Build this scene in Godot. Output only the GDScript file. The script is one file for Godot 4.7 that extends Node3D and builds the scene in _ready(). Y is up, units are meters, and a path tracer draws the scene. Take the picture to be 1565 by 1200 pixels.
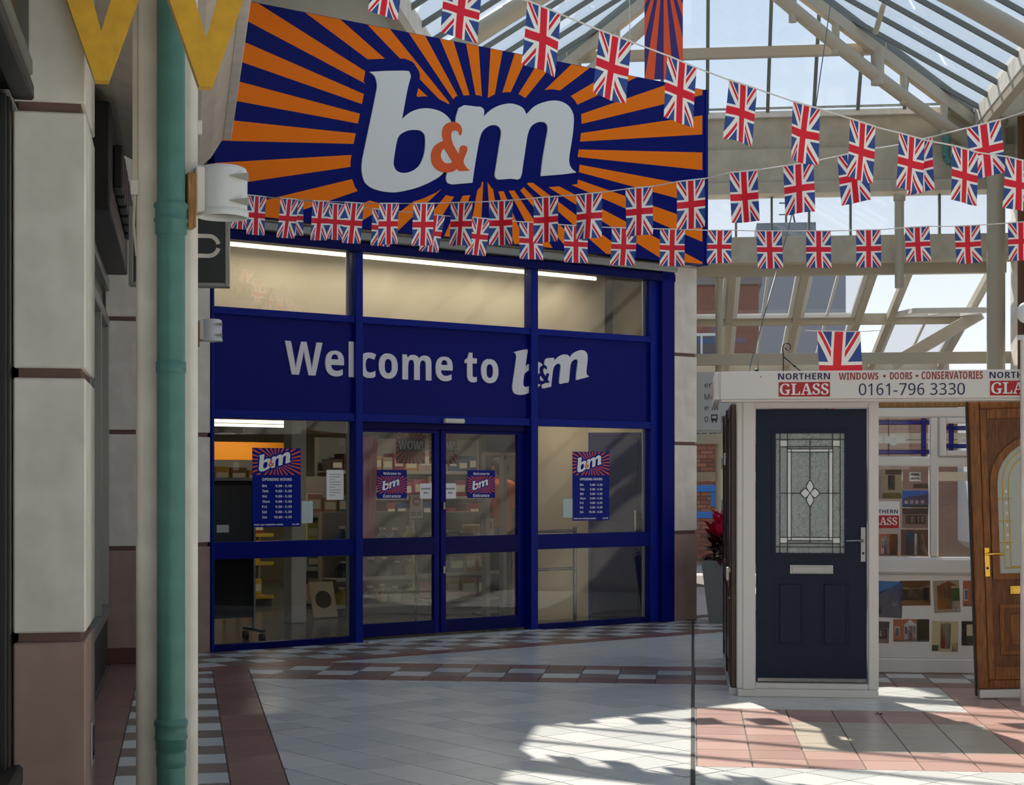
extends Node3D
# A shopping arcade: a discount store front set at an angle, a door showroom kiosk, a hipped glass lantern and strings of flags.
# Frames (metres): C = camera frame, G = floor grid of the atrium (x = p, z = -q), S = store front (x = u, z = n towards the viewer), L = left shop row (x = a, z = -b)
const GA := -6.3113
const SA := 36.5898
const LA := 11.3870
const SO := Vector3(-2.6479, 0, -14.3130)
var FR := {}
var M := {}
var rng := RandomNumberGenerator.new()
var noise_map: Texture2D
var grain_map: Texture2D
const ORD := ["first", "second", "third", "fourth", "fifth", "sixth", "seventh", "eighth", "ninth", "tenth", "eleventh", "twelfth", "thirteenth", "fourteenth", "fifteenth", "sixteenth", "seventeenth", "eighteenth", "nineteenth", "twentieth"]

# ---------------------------------------------------------------- helpers
func lin(c: Color) -> Color: return c.srgb_to_linear()
func rgb(r, g, b) -> Color: return Color(r / 255.0, g / 255.0, b / 255.0)

func mat(c: Color, rough := 0.6, metal := 0.0, spec := 0.5) -> StandardMaterial3D:
	var m := StandardMaterial3D.new()
	m.albedo_color = c
	m.roughness = rough
	m.metallic = metal
	m.metallic_specular = spec
	return m

func worn(c: Color, rough := 0.6, scale := 1.0) -> StandardMaterial3D:
	var m := mat(c, rough)
	m.albedo_texture = noise_map
	m.uv1_triplanar = true
	m.uv1_scale = Vector3(scale, scale, scale)
	return m

func wooden(c: Color, rough := 0.5) -> StandardMaterial3D:
	var m := mat(c, rough)
	m.albedo_texture = grain_map
	m.uv1_triplanar = true
	m.uv1_scale = Vector3(7.0, 0.8, 7.0)
	return m

func glass(c: Color, a := 0.05, rough := 0.0, spec := 0.5) -> StandardMaterial3D:
	var m := mat(Color(c.r, c.g, c.b, a), rough, 0.0, spec)
	m.transparency = BaseMaterial3D.TRANSPARENCY_ALPHA
	m.cull_mode = BaseMaterial3D.CULL_DISABLED
	return m

func glow(c: Color, e: float) -> StandardMaterial3D:
	var m := mat(c, 0.5)
	m.emission_enabled = true
	m.emission = c
	m.emission_energy_multiplier = e
	return m

func sb(smooth := false) -> SurfaceTool:
	var st := SurfaceTool.new()
	st.begin(Mesh.PRIMITIVE_TRIANGLES)
	st.set_smooth_group(0 if smooth else -1)
	return st

func tri(st: SurfaceTool, a: Vector3, b: Vector3, c: Vector3, out: Vector3) -> void:
	if (b - a).cross(c - a).dot(out) > 0.0:
		var t := b
		b = c
		c = t
	st.add_vertex(a)
	st.add_vertex(b)
	st.add_vertex(c)

func quad(st: SurfaceTool, a: Vector3, b: Vector3, c: Vector3, d: Vector3, out: Vector3) -> void:
	tri(st, a, b, c, out)
	tri(st, a, c, d, out)

# a box from corner to corner, its edges chamfered by v
func box(st: SurfaceTool, lo: Vector3, hi: Vector3, v := 0.003, t := Transform3D.IDENTITY) -> void:
	var c := (lo + hi) / 2.0
	var h := ((hi - lo) / 2.0).abs()
	v = minf(v, minf(h.x, minf(h.y, h.z)) * 0.45)
	var P := func(sx: float, sy: float, sz: float, ax: int) -> Vector3:
		var q := Vector3(sx * (h.x - (0.0 if ax == 0 else v)), sy * (h.y - (0.0 if ax == 1 else v)), sz * (h.z - (0.0 if ax == 2 else v)))
		return t * (c + q)
	var B := t.basis
	for s in [-1.0, 1.0]:
		quad(st, P.call(s, -1, -1, 0), P.call(s, 1, -1, 0), P.call(s, 1, 1, 0), P.call(s, -1, 1, 0), B * Vector3(s, 0, 0))
		quad(st, P.call(-1, s, -1, 1), P.call(1, s, -1, 1), P.call(1, s, 1, 1), P.call(-1, s, 1, 1), B * Vector3(0, s, 0))
		quad(st, P.call(-1, -1, s, 2), P.call(1, -1, s, 2), P.call(1, 1, s, 2), P.call(-1, 1, s, 2), B * Vector3(0, 0, s))
	if v <= 0.0:
		return
	for s in [-1.0, 1.0]:
		for r in [-1.0, 1.0]:
			quad(st, P.call(s, r, -1, 0), P.call(s, r, 1, 0), P.call(s, r, 1, 1), P.call(s, r, -1, 1), B * Vector3(s, r, 0))
			quad(st, P.call(s, -1, r, 0), P.call(s, 1, r, 0), P.call(s, 1, r, 2), P.call(s, -1, r, 2), B * Vector3(s, 0, r))
			quad(st, P.call(-1, s, r, 1), P.call(1, s, r, 1), P.call(1, s, r, 2), P.call(-1, s, r, 2), B * Vector3(0, s, r))
			for q in [-1.0, 1.0]:
				tri(st, P.call(s, r, q, 0), P.call(s, r, q, 1), P.call(s, r, q, 2), B * Vector3(s, r, q))

func side_of(d: Vector3) -> Vector3:
	var s := d.cross(Vector3.UP)
	return s.normalized() if s.length() > 0.01 else Vector3.RIGHT

# a round bar between two points
func rod(st: SurfaceTool, a: Vector3, b: Vector3, r0: float, r1 := -1.0, seg := 12, caps := true) -> void:
	if r1 < 0.0: r1 = r0
	var d := (b - a).normalized()
	var x := side_of(d)
	var y := d.cross(x)
	st.set_smooth_group(1)
	for k in seg:
		var A := TAU * k / seg
		var B := TAU * (k + 1) / seg
		var u := x * cos(A) + y * sin(A)
		var w := x * cos(B) + y * sin(B)
		quad(st, a + u * r0, a + w * r0, b + w * r1, b + u * r1, u + w)
	st.set_smooth_group(-1)
	if caps:
		for k in range(1, seg - 1):
			var f := func(i: int) -> Vector3: return x * cos(TAU * i / seg) + y * sin(TAU * i / seg)
			tri(st, a + f.call(0) * r0, a + f.call(k) * r0, a + f.call(k + 1) * r0, -d)
			tri(st, b + f.call(0) * r1, b + f.call(k) * r1, b + f.call(k + 1) * r1, d)

# a tube along points
func tube(st: SurfaceTool, pts: Array, r: float, seg := 8) -> void:
	for i in pts.size() - 1:
		rod(st, pts[i], pts[i + 1], r, r, seg, i == 0 or i == pts.size() - 2)

# a rectangular beam between two points: width across, depth down
func beam(st: SurfaceTool, a: Vector3, b: Vector3, w: float, h: float, v := 0.004) -> void:
	var d := (b - a).normalized()
	var x := side_of(d)
	var y := x.cross(d)
	box(st, Vector3(-w / 2, -h / 2, 0), Vector3(w / 2, h / 2, (b - a).length()), v, Transform3D(Basis(x, y, d), a))

# a profile (radius, height) turned about the y axis
func lathe(st: SurfaceTool, prof: Array, at: Vector3, seg := 20, turn := Basis.IDENTITY) -> void:
	st.set_smooth_group(2)
	for i in prof.size() - 1:
		var p: Vector2 = prof[i]
		var q: Vector2 = prof[i + 1]
		var nn := Vector2(q.y - p.y, p.x - q.x)
		if absf(nn.x) < 0.2 * absf(nn.y): st.set_smooth_group(-1)
		else: st.set_smooth_group(2)
		for k in seg:
			var A := TAU * k / seg
			var B := TAU * (k + 1) / seg
			var ca := Vector3(cos(A), 0, sin(A))
			var cb := Vector3(cos(B), 0, sin(B))
			var out := (ca + cb) * 0.5 * nn.x + Vector3.UP * nn.y
			quad(st, at + turn * (ca * p.x + Vector3.UP * p.y), at + turn * (cb * p.x + Vector3.UP * p.y), at + turn * (cb * q.x + Vector3.UP * q.y), at + turn * (ca * q.x + Vector3.UP * q.y), turn * out)
	st.set_smooth_group(-1)

func poly(a: Array) -> PackedVector2Array:
	var o := PackedVector2Array()
	for i in range(0, a.size(), 2):
		o.append(Vector2(a[i], a[i + 1]))
	return o

# smooth closed curve through points
func rounded(p: PackedVector2Array, n := 3) -> PackedVector2Array:
	var o := PackedVector2Array()
	for i in p.size():
		var p0 := p[(i - 1 + p.size()) % p.size()]
		var p1 := p[i]
		var p2 := p[(i + 1) % p.size()]
		var p3 := p[(i + 2) % p.size()]
		var sharp1 := (p1 - p0).normalized().dot((p2 - p1).normalized()) < 0.35
		var sharp2 := (p2 - p1).normalized().dot((p3 - p2).normalized()) < 0.35
		var m1 := (p2 - p1) if sharp1 else (p2 - p0) * 0.5
		var m2 := (p2 - p1) if sharp2 else (p3 - p1) * 0.5
		for k in n:
			var t := float(k) / n
			o.append(p1 * (2 * t * t * t - 3 * t * t + 1) + m1 * (t * t * t - 2 * t * t + t) + p2 * (-2 * t * t * t + 3 * t * t) + m2 * (t * t * t - t * t))
	return o

func split_hole(outer: PackedVector2Array, hole: PackedVector2Array) -> Array:
	var c := Vector2.ZERO
	for q in hole: c += q / hole.size()
	var res := []
	for s in [-1.0, 1.0]:
		var half := PackedVector2Array([c + Vector2(0, -50), c + Vector2(50 * s, -50), c + Vector2(50 * s, 50), c + Vector2(0, 50)])
		for piece in Geometry2D.intersect_polygons(outer, half):
			for q in Geometry2D.clip_polygons(piece, hole):
				res.append(q)
	return res

func fill(st: SurfaceTool, p: PackedVector2Array, z: float, out: Vector3) -> void:
	var ix := Geometry2D.triangulate_polygon(p)
	for i in range(0, ix.size(), 3):
		tri(st, Vector3(p[ix[i]].x, p[ix[i]].y, z), Vector3(p[ix[i + 1]].x, p[ix[i + 1]].y, z), Vector3(p[ix[i + 2]].x, p[ix[i + 2]].y, z), out)

func rim(st: SurfaceTool, p: PackedVector2Array, z0: float, z1: float) -> void:
	var cw := Geometry2D.is_polygon_clockwise(p)
	for i in p.size():
		var a := p[i]
		var b := p[(i + 1) % p.size()]
		var e := (b - a)
		var n := Vector3(e.y, -e.x, 0) * (-1.0 if cw else 1.0)
		quad(st, Vector3(a.x, a.y, z0), Vector3(b.x, b.y, z0), Vector3(b.x, b.y, z1), Vector3(a.x, a.y, z1), n)

# an outline in x, y pushed from z0 to z1
func slab(st: SurfaceTool, p: PackedVector2Array, z0: float, z1: float, hole := PackedVector2Array()) -> void:
	var faces := [p] if hole.is_empty() else split_hole(p, hole)
	for q in faces:
		fill(st, q, z1, Vector3(0, 0, 1))
		fill(st, q, z0, Vector3(0, 0, -1))
	rim(st, p, z0, z1)
	if not hole.is_empty():
		var cw := Geometry2D.is_polygon_clockwise(hole)
		for i in hole.size():
			var a := hole[i]
			var b := hole[(i + 1) % hole.size()]
			var e := b - a
			var n := Vector3(e.y, -e.x, 0) * (1.0 if cw else -1.0)
			quad(st, Vector3(a.x, a.y, z0), Vector3(b.x, b.y, z0), Vector3(b.x, b.y, z1), Vector3(a.x, a.y, z1), n)

func rect(x0: float, y0: float, x1: float, y1: float) -> PackedVector2Array:
	return PackedVector2Array([Vector2(x0, y0), Vector2(x1, y0), Vector2(x1, y1), Vector2(x0, y1)])

func ball(st: SurfaceTool, c: Vector3, r: Vector3, n := 10) -> void:
	st.set_smooth_group(3)
	var f := func(i: int, j: int) -> Vector3:
		var la := PI * i / n - PI / 2
		var lo := TAU * j / (2 * n)
		return Vector3(cos(la) * cos(lo), sin(la), cos(la) * sin(lo))
	for i in n:
		for j in 2 * n:
			var a: Vector3 = f.call(i, j)
			var b: Vector3 = f.call(i, j + 1)
			var d: Vector3 = f.call(i + 1, j)
			var e: Vector3 = f.call(i + 1, j + 1)
			var o := a + b + d + e
			if i > 0: tri(st, c + a * r, c + b * r, c + d * r, o)
			if i < n - 1: tri(st, c + b * r, c + e * r, c + d * r, o)
	st.set_smooth_group(-1)

func numbered(called: String) -> String:
	if not has_node(NodePath(called)):
		return called
	var k := 1
	while has_node(NodePath("%s_%03d" % [called, k])):
		k += 1
	return "%s_%03d" % [called, k]

func tag(o: Node, label: String, category: String, group := "") -> Node3D:
	o.set_meta("label", label)
	o.set_meta("category", category)
	if group != "": o.set_meta("group", group)
	return o

func thing(called: String, label: String, category: String, fr: String, at := Vector3.ZERO, turn := 0.0, group := "") -> Node3D:
	var o := Node3D.new()
	o.name = numbered(called)
	add_child(o)
	o.transform = FR[fr] * Transform3D(Basis(Vector3.UP, deg_to_rad(turn)), at)
	tag(o, label, category, group)
	return o

func put(called: String, mesh: Mesh, m: Material, parent: Node) -> MeshInstance3D:
	var o := MeshInstance3D.new()
	o.name = called if parent != self else numbered(called)
	o.mesh = mesh
	o.material_override = m
	parent.add_child(o, true)
	return o

func part(called: String, st: SurfaceTool, m: Material, parent: Node) -> MeshInstance3D:
	st.generate_normals()
	return put(called, st.commit(), m, parent)

# a piece of the setting, in a frame
func struct(called: String, st: SurfaceTool, m: Material, fr := "C") -> MeshInstance3D:
	var o := part(called, st, m, self)
	o.transform = FR[fr]
	o.set_meta("kind", "structure")
	return o

func lone(called: String, st: SurfaceTool, m: Material, label: String, category: String, fr: String, at := Vector3.ZERO, turn := 0.0, group := "") -> MeshInstance3D:
	var o := part(called, st, m, self)
	o.transform = FR[fr] * Transform3D(Basis(Vector3.UP, deg_to_rad(turn)), at)
	tag(o, label, category, group)
	return o

func bpart(called: String, lo: Vector3, hi: Vector3, m: Material, parent: Node, v := 0.003) -> MeshInstance3D:
	var st := sb()
	box(st, lo, hi, v)
	return part(called, st, m, parent)

# lettering that fills the box x0..x1, y0..y1 (of the ink), standing proud from z by depth
func words(parent: Node, text: String, x0: float, y0: float, x1: float, y1: float, z: float, m: Material, bold := true, called := "lettering", depth := 0.002, serif := false) -> MeshInstance3D:
	var st := sb()
	ink(st, text, x0, y0, x1, y1, z, bold, depth, serif)
	return put(called, st.commit(), m, parent)

var fonts := {}
func ink(st: SurfaceTool, text: String, x0: float, y0: float, x1: float, y1: float, z: float, bold := true, depth := 0.002, serif := false) -> void:
	var key := str(bold) + str(serif)
	if not fonts.has(key):
		var f := SystemFont.new()
		f.font_names = PackedStringArray(["Droid Serif" if serif else "Droid Sans"])
		f.font_weight = 700 if bold else 400
		fonts[key] = f
	var tm := TextMesh.new()
	tm.font = fonts[key]
	tm.font_size = 32
	tm.pixel_size = 0.01
	tm.depth = 0.01
	tm.curve_step = 1.0 if (y1 - y0) < 0.1 else 0.5
	tm.text = text
	tm.horizontal_alignment = HORIZONTAL_ALIGNMENT_LEFT
	tm.vertical_alignment = VERTICAL_ALIGNMENT_BOTTOM
	var arr := tm.get_mesh_arrays()
	var v: PackedVector3Array = arr[Mesh.ARRAY_VERTEX]
	if v.is_empty(): return
	var lo := v[0]
	var hi := v[0]
	for q in v:
		lo = lo.min(q)
		hi = hi.max(q)
	var sx := (x1 - x0) / maxf(hi.x - lo.x, 0.0001)
	var sy := (y1 - y0) / maxf(hi.y - lo.y, 0.0001)
	var sz := depth / 0.01
	st.append_from(tm, 0, Transform3D(Basis(Vector3(sx, 0, 0), Vector3(0, sy, 0), Vector3(0, 0, sz)), Vector3(x0 - lo.x * sx, y0 - lo.y * sy, z - lo.z * sz)))

# a pixel of the 1565 x 1200 frame at a distance ahead of the lens
func at(x: float, y: float, d: float) -> Vector3:
	return Vector3((x - 782.5) / 2500.0 * d, 1.5 - (y - 735.0) / 2500.0 * d, -d)

func V(x, y, z) -> Vector3: return Vector3(x, y, z)

# ---------------------------------------------------------------- the scene
func _ready() -> void:
	rng.seed = 7
	var cam := Camera3D.new()
	cam.name = "camera"
	cam.position = Vector3(0, 1.5, 0)
	cam.projection = Camera3D.PROJECTION_FRUSTUM
	cam.near = 0.1
	cam.far = 400.0
	cam.size = 0.1 * 1200.0 / 2500.0
	cam.frustum_offset = Vector2(0, 0.1 * 135.0 / 2500.0)
	add_child(cam)
	cam.current = true
	var we := WorldEnvironment.new()
	we.name = "environment"
	var e := Environment.new()
	e.background_mode = Environment.BG_SKY
	var sky := Sky.new()
	var sm := ProceduralSkyMaterial.new()
	sm.sky_top_color = rgb(140, 168, 196)
	sm.sky_horizon_color = rgb(224, 226, 228)
	sm.sky_curve = 0.16
	sm.sky_energy_multiplier = 1.0
	sm.ground_bottom_color = rgb(120, 116, 110)
	sm.ground_horizon_color = rgb(190, 192, 192)
	sky.sky_material = sm
	e.sky = sky
	e.background_energy_multiplier = 0.9
	e.tonemap_mode = Environment.TONE_MAPPER_LINEAR
	e.tonemap_exposure = 1.7
	e.sdfgi_enabled = true
	e.ssao_enabled = true
	e.ssil_enabled = true
	we.environment = e
	add_child(we)
	var sun := DirectionalLight3D.new()
	sun.name = "sun"
	sun.light_color = rgb(255, 248, 236)
	sun.light_energy = 1.5
	sun.light_angular_distance = 0.53
	sun.shadow_enabled = true
	sun.look_at_from_position(Vector3.ZERO, Vector3(0.208, -1.05, 0.978), Vector3.UP)
	add_child(sun)
	FR = {
		"C": Transform3D.IDENTITY, "G": Transform3D(Basis(Vector3.UP, deg_to_rad(GA)), Vector3.ZERO),
		"S": Transform3D(Basis(Vector3.UP, deg_to_rad(SA)), SO), "L": Transform3D(Basis(Vector3.UP, deg_to_rad(LA)), Vector3.ZERO)}
	materials()
	floors()
	shell()
	lantern()
	far_front()
	store_front()
	store_sign()
	store_inside()
	left_row()
	kiosk()
	beyond()
	bunting()
	details()

func materials() -> void:
	var fn := FastNoiseLite.new()
	fn.seed = 3
	fn.frequency = 0.012
	fn.fractal_octaves = 4
	var ramp := Gradient.new()
	ramp.set_color(0, Color(0.9, 0.89, 0.88))
	ramp.set_color(1, Color(1, 1, 1))
	var nt := NoiseTexture2D.new()
	nt.width = 256
	nt.height = 256
	nt.seamless = true
	nt.noise = fn
	nt.color_ramp = ramp
	noise_map = nt
	var gn := FastNoiseLite.new()
	gn.seed = 9
	gn.frequency = 0.03
	gn.fractal_octaves = 3
	var gr := Gradient.new()
	gr.set_color(0, Color(0.62, 0.55, 0.5))
	gr.set_color(1, Color(1, 1, 1))
	var gt := NoiseTexture2D.new()
	gt.width = 256
	gt.height = 256
	gt.seamless = true
	gt.noise = gn
	gt.color_ramp = gr
	grain_map = gt
	M.cream = worn(rgb(236, 231, 221), 0.55)
	M.cream2 = worn(rgb(214, 206, 192), 0.6)
	M.white = worn(rgb(232, 228, 220), 0.5)
	M.upvc = mat(rgb(218, 216, 212), 0.35)
	M.mauve = worn(rgb(164, 138, 128), 0.55)
	M.groove = mat(rgb(112, 86, 78), 0.7)
	M.soffit = mat(rgb(222, 220, 212), 0.8)
	M.steel = mat(rgb(178, 168, 150), 0.45)
	M.fascia = worn(rgb(190, 182, 164), 0.6)
	M.alu = mat(rgb(150, 152, 150), 0.35, 0.6)
	M.black = mat(rgb(16, 18, 20), 0.4)
	M.dark = mat(rgb(34, 36, 38), 0.5)
	M.bar = mat(rgb(108, 112, 108), 0.45, 0.2)
	M.grout = mat(rgb(96, 90, 82), 0.9)
	M.tile_w = [mat(rgb(216, 216, 212), 0.24), mat(rgb(211, 212, 209), 0.22), mat(rgb(220, 219, 214), 0.27)]
	M.tile_b = [mat(rgb(142, 104, 94), 0.3), mat(rgb(136, 99, 90), 0.28), mat(rgb(148, 108, 97), 0.32)]
	M.tile_g = [mat(rgb(128, 112, 104), 0.3), mat(rgb(122, 107, 100), 0.3), mat(rgb(132, 116, 108), 0.28)]
	M.tile_p = [mat(rgb(184, 148, 138), 0.3), mat(rgb(178, 143, 133), 0.28), mat(rgb(188, 152, 141), 0.32)]
	M.tile_t = [mat(rgb(196, 184, 166), 0.28), mat(rgb(191, 180, 163), 0.3), mat(rgb(200, 188, 170), 0.26)]
	M.pane = glass(rgb(214, 228, 236), 0.06)
	M.glass = glass(rgb(90, 100, 96), 0.02)
	M.blue = mat(rgb(2, 30, 132), 0.35, 0.0, 0.28)
	M.navy = mat(rgb(2, 18, 112), 0.35, 0.0, 0.25)
	M.navy2 = mat(rgb(2, 12, 84), 0.35, 0.0, 0.25)
	M.orange = mat(rgb(255, 128, 4), 0.5, 0.0, 0.3)
	M.logo = mat(rgb(232, 238, 238), 0.35)
	M.amp = mat(rgb(236, 92, 20), 0.4)
	M.letters = mat(rgb(226, 226, 232), 0.5)
	M.chrome = mat(rgb(120, 122, 126), 0.22, 1.0)
	M.gold = mat(rgb(222, 178, 82), 0.22, 1.0)
	M.teal = worn(rgb(78, 134, 128), 0.38, 2.0)
	M.teal2 = mat(rgb(70, 122, 117), 0.4)
	M.yellow = worn(rgb(236, 180, 24), 0.35, 3.0)
	M.lamp = mat(rgb(222, 224, 226), 0.4)
	M.lens = mat(rgb(150, 150, 140), 0.15)
	M.paper = mat(rgb(236, 236, 236), 0.7)
	M.door_blue = worn(rgb(25, 38, 62), 0.4, 4.0)
	M.door_blue.metallic_specular = 0.3
	M.oak = wooden(rgb(158, 98, 36), 0.42)
	M.oak2 = wooden(rgb(128, 76, 26), 0.45)
	M.rose = wooden(rgb(72, 44, 36), 0.35)
	M.batten = wooden(rgb(186, 140, 78), 0.6)
	M.lead = mat(rgb(60, 60, 58), 0.45, 0.5)
	M.ink_navy = mat(rgb(20, 34, 84), 0.5)
	M.ink_red = mat(rgb(150, 44, 40), 0.5)
	M.red = mat(rgb(178, 24, 30), 0.5)
	M.shop_wall = mat(rgb(142, 130, 106), 0.8)
	M.shop_floor = mat(rgb(98, 100, 96), 0.18)
	M.tube = glow(rgb(255, 250, 228), 0.9)
	M.print = mat(Color.WHITE, 0.45)
	M.print.vertex_color_use_as_albedo = true
	M.ink_white = mat(rgb(232, 234, 240), 0.5)
	M.ink_dark = mat(rgb(40, 40, 44), 0.6)
	M.rope = mat(rgb(226, 224, 220), 0.8)
	M.brick = worn(rgb(134, 88, 72), 0.85, 2.0)

# ---- floor: joints recessed, every tile its own piece where it can be told apart
func Gp(p: float, q: float) -> Vector2: return Vector2(0.993939 * p + 0.10993 * q, -0.10993 * p + 0.993939 * q)
func Sp(u: float, n: float) -> Vector2: return Vector2(-2.6479 + 0.802923 * u + 0.596083 * n, 14.3130 + 0.596083 * u - 0.802923 * n)
func Lp(a: float, b: float) -> Vector2: return Vector2(0.980316 * a - 0.197436 * b, 0.197436 * a + 0.980316 * b)

func flat_tile(p: PackedVector2Array, st: SurfaceTool) -> void:
	var ins := Geometry2D.offset_polygon(p, -0.0033)
	if ins.is_empty(): return
	for q in ins:
		var top := Geometry2D.offset_polygon(q, -0.0015)
		if top.is_empty(): continue
		for t in top:
			var ix := Geometry2D.triangulate_polygon(t)
			for i in range(0, ix.size(), 3):
				tri(st, V(t[ix[i]].x, 0, -t[ix[i]].y), V(t[ix[i + 1]].x, 0, -t[ix[i + 1]].y), V(t[ix[i + 2]].x, 0, -t[ix[i + 2]].y), Vector3.UP)
			if t.size() == q.size():
				var c := Vector2.ZERO
				for w in q: c += w / q.size()
				var off := 0
				var best := 1e9
				for k in q.size():
					if q[k].distance_to(t[0]) < best:
						best = q[k].distance_to(t[0])
						off = k
				for k in t.size():
					var a := t[k]
					var b := t[(k + 1) % t.size()]
					var d := q[(k + off) % q.size()]
					var f := q[(k + 1 + off) % q.size()]
					var mid := (d + f) / 2 - c
					quad(st, V(a.x, 0, -a.y), V(b.x, 0, -b.y), V(f.x, -0.006, -f.y), V(d.x, -0.006, -d.y), V(mid.x, 0.3 * mid.length(), -mid.y))

var cells := []
# cells of one kind: frame function, rows of [x0, x1, y0, y1, kind], minus regions
func cell(fr: Callable, x0: float, x1: float, y0: float, y1: float, kind: String, minus: Array, within := PackedVector2Array()) -> void:
	var c: Array = [PackedVector2Array([fr.call(x0, y0), fr.call(x1, y0), fr.call(x1, y1), fr.call(x0, y1)])]
	var mid: Vector2 = (c[0][0] + c[0][2]) / 2
	if mid.y < 5.5 or mid.y > 23.0 or absf(mid.x) > 1.0 + mid.y * 0.36: return
	for m in minus:
		var nx := []
		for piece in c:
			for r in Geometry2D.clip_polygons(piece, m):
				if not Geometry2D.is_polygon_clockwise(r): nx.append(r)
		c = nx
	for piece in c:
		var area := 0.0
		for k in piece.size(): area += piece[k].cross(piece[(k + 1) % piece.size()]) / 2
		if absf(area) < 0.002: continue
		cells.append({"poly": piece, "kind": kind, "d": mid.y, "x": mid.x})

func floors() -> void:
	var big := sb()
	box(big, V(-14, -0.2, -26), V(14, -0.006, 18), 0.0)
	var fl := struct("floor", big, M.grout)
	var s_strip := PackedVector2Array([Sp(-1.9, -0.4), Sp(7.3, -0.4), Sp(7.3, 1.30), Sp(-1.9, 1.30)])
	var l_strip := PackedVector2Array([Lp(-0.60, 2), Lp(0.515, 2), Lp(0.515, 15), Lp(-0.60, 15)])
	var h_band := PackedVector2Array([Gp(-8, 12.13), Gp(8, 12.13), Gp(8, 13.27), Gp(-8, 13.27)])
	var panel := PackedVector2Array([Gp(0.02, 8.645), Gp(4.2, 8.645), Gp(4.2, 10.87), Gp(0.02, 10.87)])
	var pink := PackedVector2Array([Gp(1.775, 10.87), Gp(2.36, 10.87), Gp(2.36, 12.13), Gp(1.775, 12.13)])
	var shop := PackedVector2Array([Sp(-0.6, -0.02), Sp(5.7, -0.02), Gp(0.0, 22.2), Gp(-9, 22.2), Sp(-2, -8)])
	# left strip
	for k in range(-2, 28):
		var b0 := 3.0 + 0.2925 * k + 5.250 - 17 * 0.2925
		for b in [b0 + 17 * 0.2925 - 2.34]:
			var light := posmod(k, 2) == 0
			cell(Lp, -0.58, -0.337, b, b + 0.2925, "b", [])
			cell(Lp, -0.337, -0.053, b, b + 0.2925, "w" if light else "g", [])
			cell(Lp, -0.053, 0.232, b, b + 0.2925, "w" if light else "g", [s_strip])
			cell(Lp, 0.232, 0.515, b, b + 0.2925, "b", [s_strip])
	# strip along the store front
	var l_end := PackedVector2Array([Lp(-0.70, 9), Lp(-0.053, 9), Lp(-0.053, 16), Lp(-0.70, 16)])
	for i in range(-7, 26):
		var u0 := 0.50 + 0.28 * i
		for r in 4:
			var light := posmod(i + r, 2) == 0
			cell(Sp, u0, u0 + 0.28, 0.755 - 0.275 * r, 1.03 - 0.275 * r, "w" if light else "g", [shop, l_end])
		cell(Sp, u0, u0 + 0.28, 1.03, 1.30, "b", [l_end])
	# band across
	for i in range(-20, 26):
		var p0 := 0.015 + 0.2925 * i
		for r in 4:
			var kind := "b" if r == 0 or r == 3 else ("w" if posmod(i + r, 2) == 1 else "g")
			cell(Gp, p0, p0 + 0.2925, 12.13 + 0.285 * r, 12.415 + 0.285 * r, kind, [s_strip, l_strip])
	# square panel and the pink band behind it
	for i in 14:
		var p0 := 0.02 + 0.2925 * i
		for r in 8:
			var inner := i >= 2 and i < 6 and r >= 2 and r < 6
			cell(Gp, p0, p0 + 0.2925, 8.645 + 0.278 * r, 8.923 + 0.278 * r, "t" if inner else "p", [])
	for i in [6, 7]:
		for r in 4:
			cell(Gp, 0.02 + 0.2925 * i, 0.02 + 0.2925 * (i + 1), 10.87 + 0.315 * r, 11.185 + 0.315 * r, "p", [])
	# pale field laid at 45 degrees
	var diag := func(r: float, s: float) -> Vector2: return Gp((r - s) * 0.70711, (r + s) * 0.70711)
	for i in range(-20, 60):
		for j in range(-20, 60):
			var r0 := 4.99 + 0.2885 * (i - 12)
			var s0 := 7.373 + 0.2915 * (j - 16)
			cell(diag, r0, r0 + 0.2885, s0, s0 + 0.2915, "w2", [s_strip, l_strip, h_band, panel, pink, shop])
	cells.sort_custom(func(a, b): return a.d < b.d)
	var names := {"w": "pale_tile", "w2": "diagonal_tile", "b": "brown_tile", "g": "taupe_tile", "p": "pink_tile", "t": "tan_tile"}
	var mats := {"w": M.tile_w, "w2": M.tile_w, "b": M.tile_b, "g": M.tile_g, "p": M.tile_p, "t": M.tile_t}
	var count := {}
	var rest := {}
	for c in cells:
		var k: String = c.kind
		var px: float = 782.5 + c.x / c.d * 2500
		var py: float = 735 + 3750.0 / c.d
		var m: Material = mats[k][rng.randi() % 3]
		if px > 150 and px < 1590 and py < 1210 and py > 955 and count.get(k, 0) < 292:
			count[k] = count.get(k, 0) + 1
			var st := sb()
			flat_tile(c.poly, st)
			part(names[k], st, m, fl)
		else:
			if not rest.has(k): rest[k] = sb()
			flat_tile(c.poly, rest[k])
	for k in rest:
		var o := part("outlying_" + names[k] + "s", rest[k], mats[k][0], fl)
		o.set_meta("kind", "stuff")
	# plain paving behind the lens
	var pv := sb()
	box(pv, V(-13.9, -0.0055, -5.4), V(8, -0.004, 17.5), 0.0)
	part("rear_paving", pv, M.tile_w[0], fl)
	# dark movement joint across the floor and the pale door threshold
	var j := sb()
	box(j, V(-0.012, -0.003, -17.6), V(0.012, 0.003, -7.0), 0.0)
	part("movement_joint", j, M.black, fl).transform = FR["G"]
	var th := sb()
	box(th, V(1.55, -0.003, 0.0), V(3.60, 0.012, 0.13), 0.004)
	part("threshold", th, mat(rgb(176, 178, 178), 0.4), fl).transform = FR["S"]

# ---- walls and ceilings that close the place
func G3(p: float, h: float, q: float) -> Vector3: return Vector3(p, h, -q)

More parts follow.
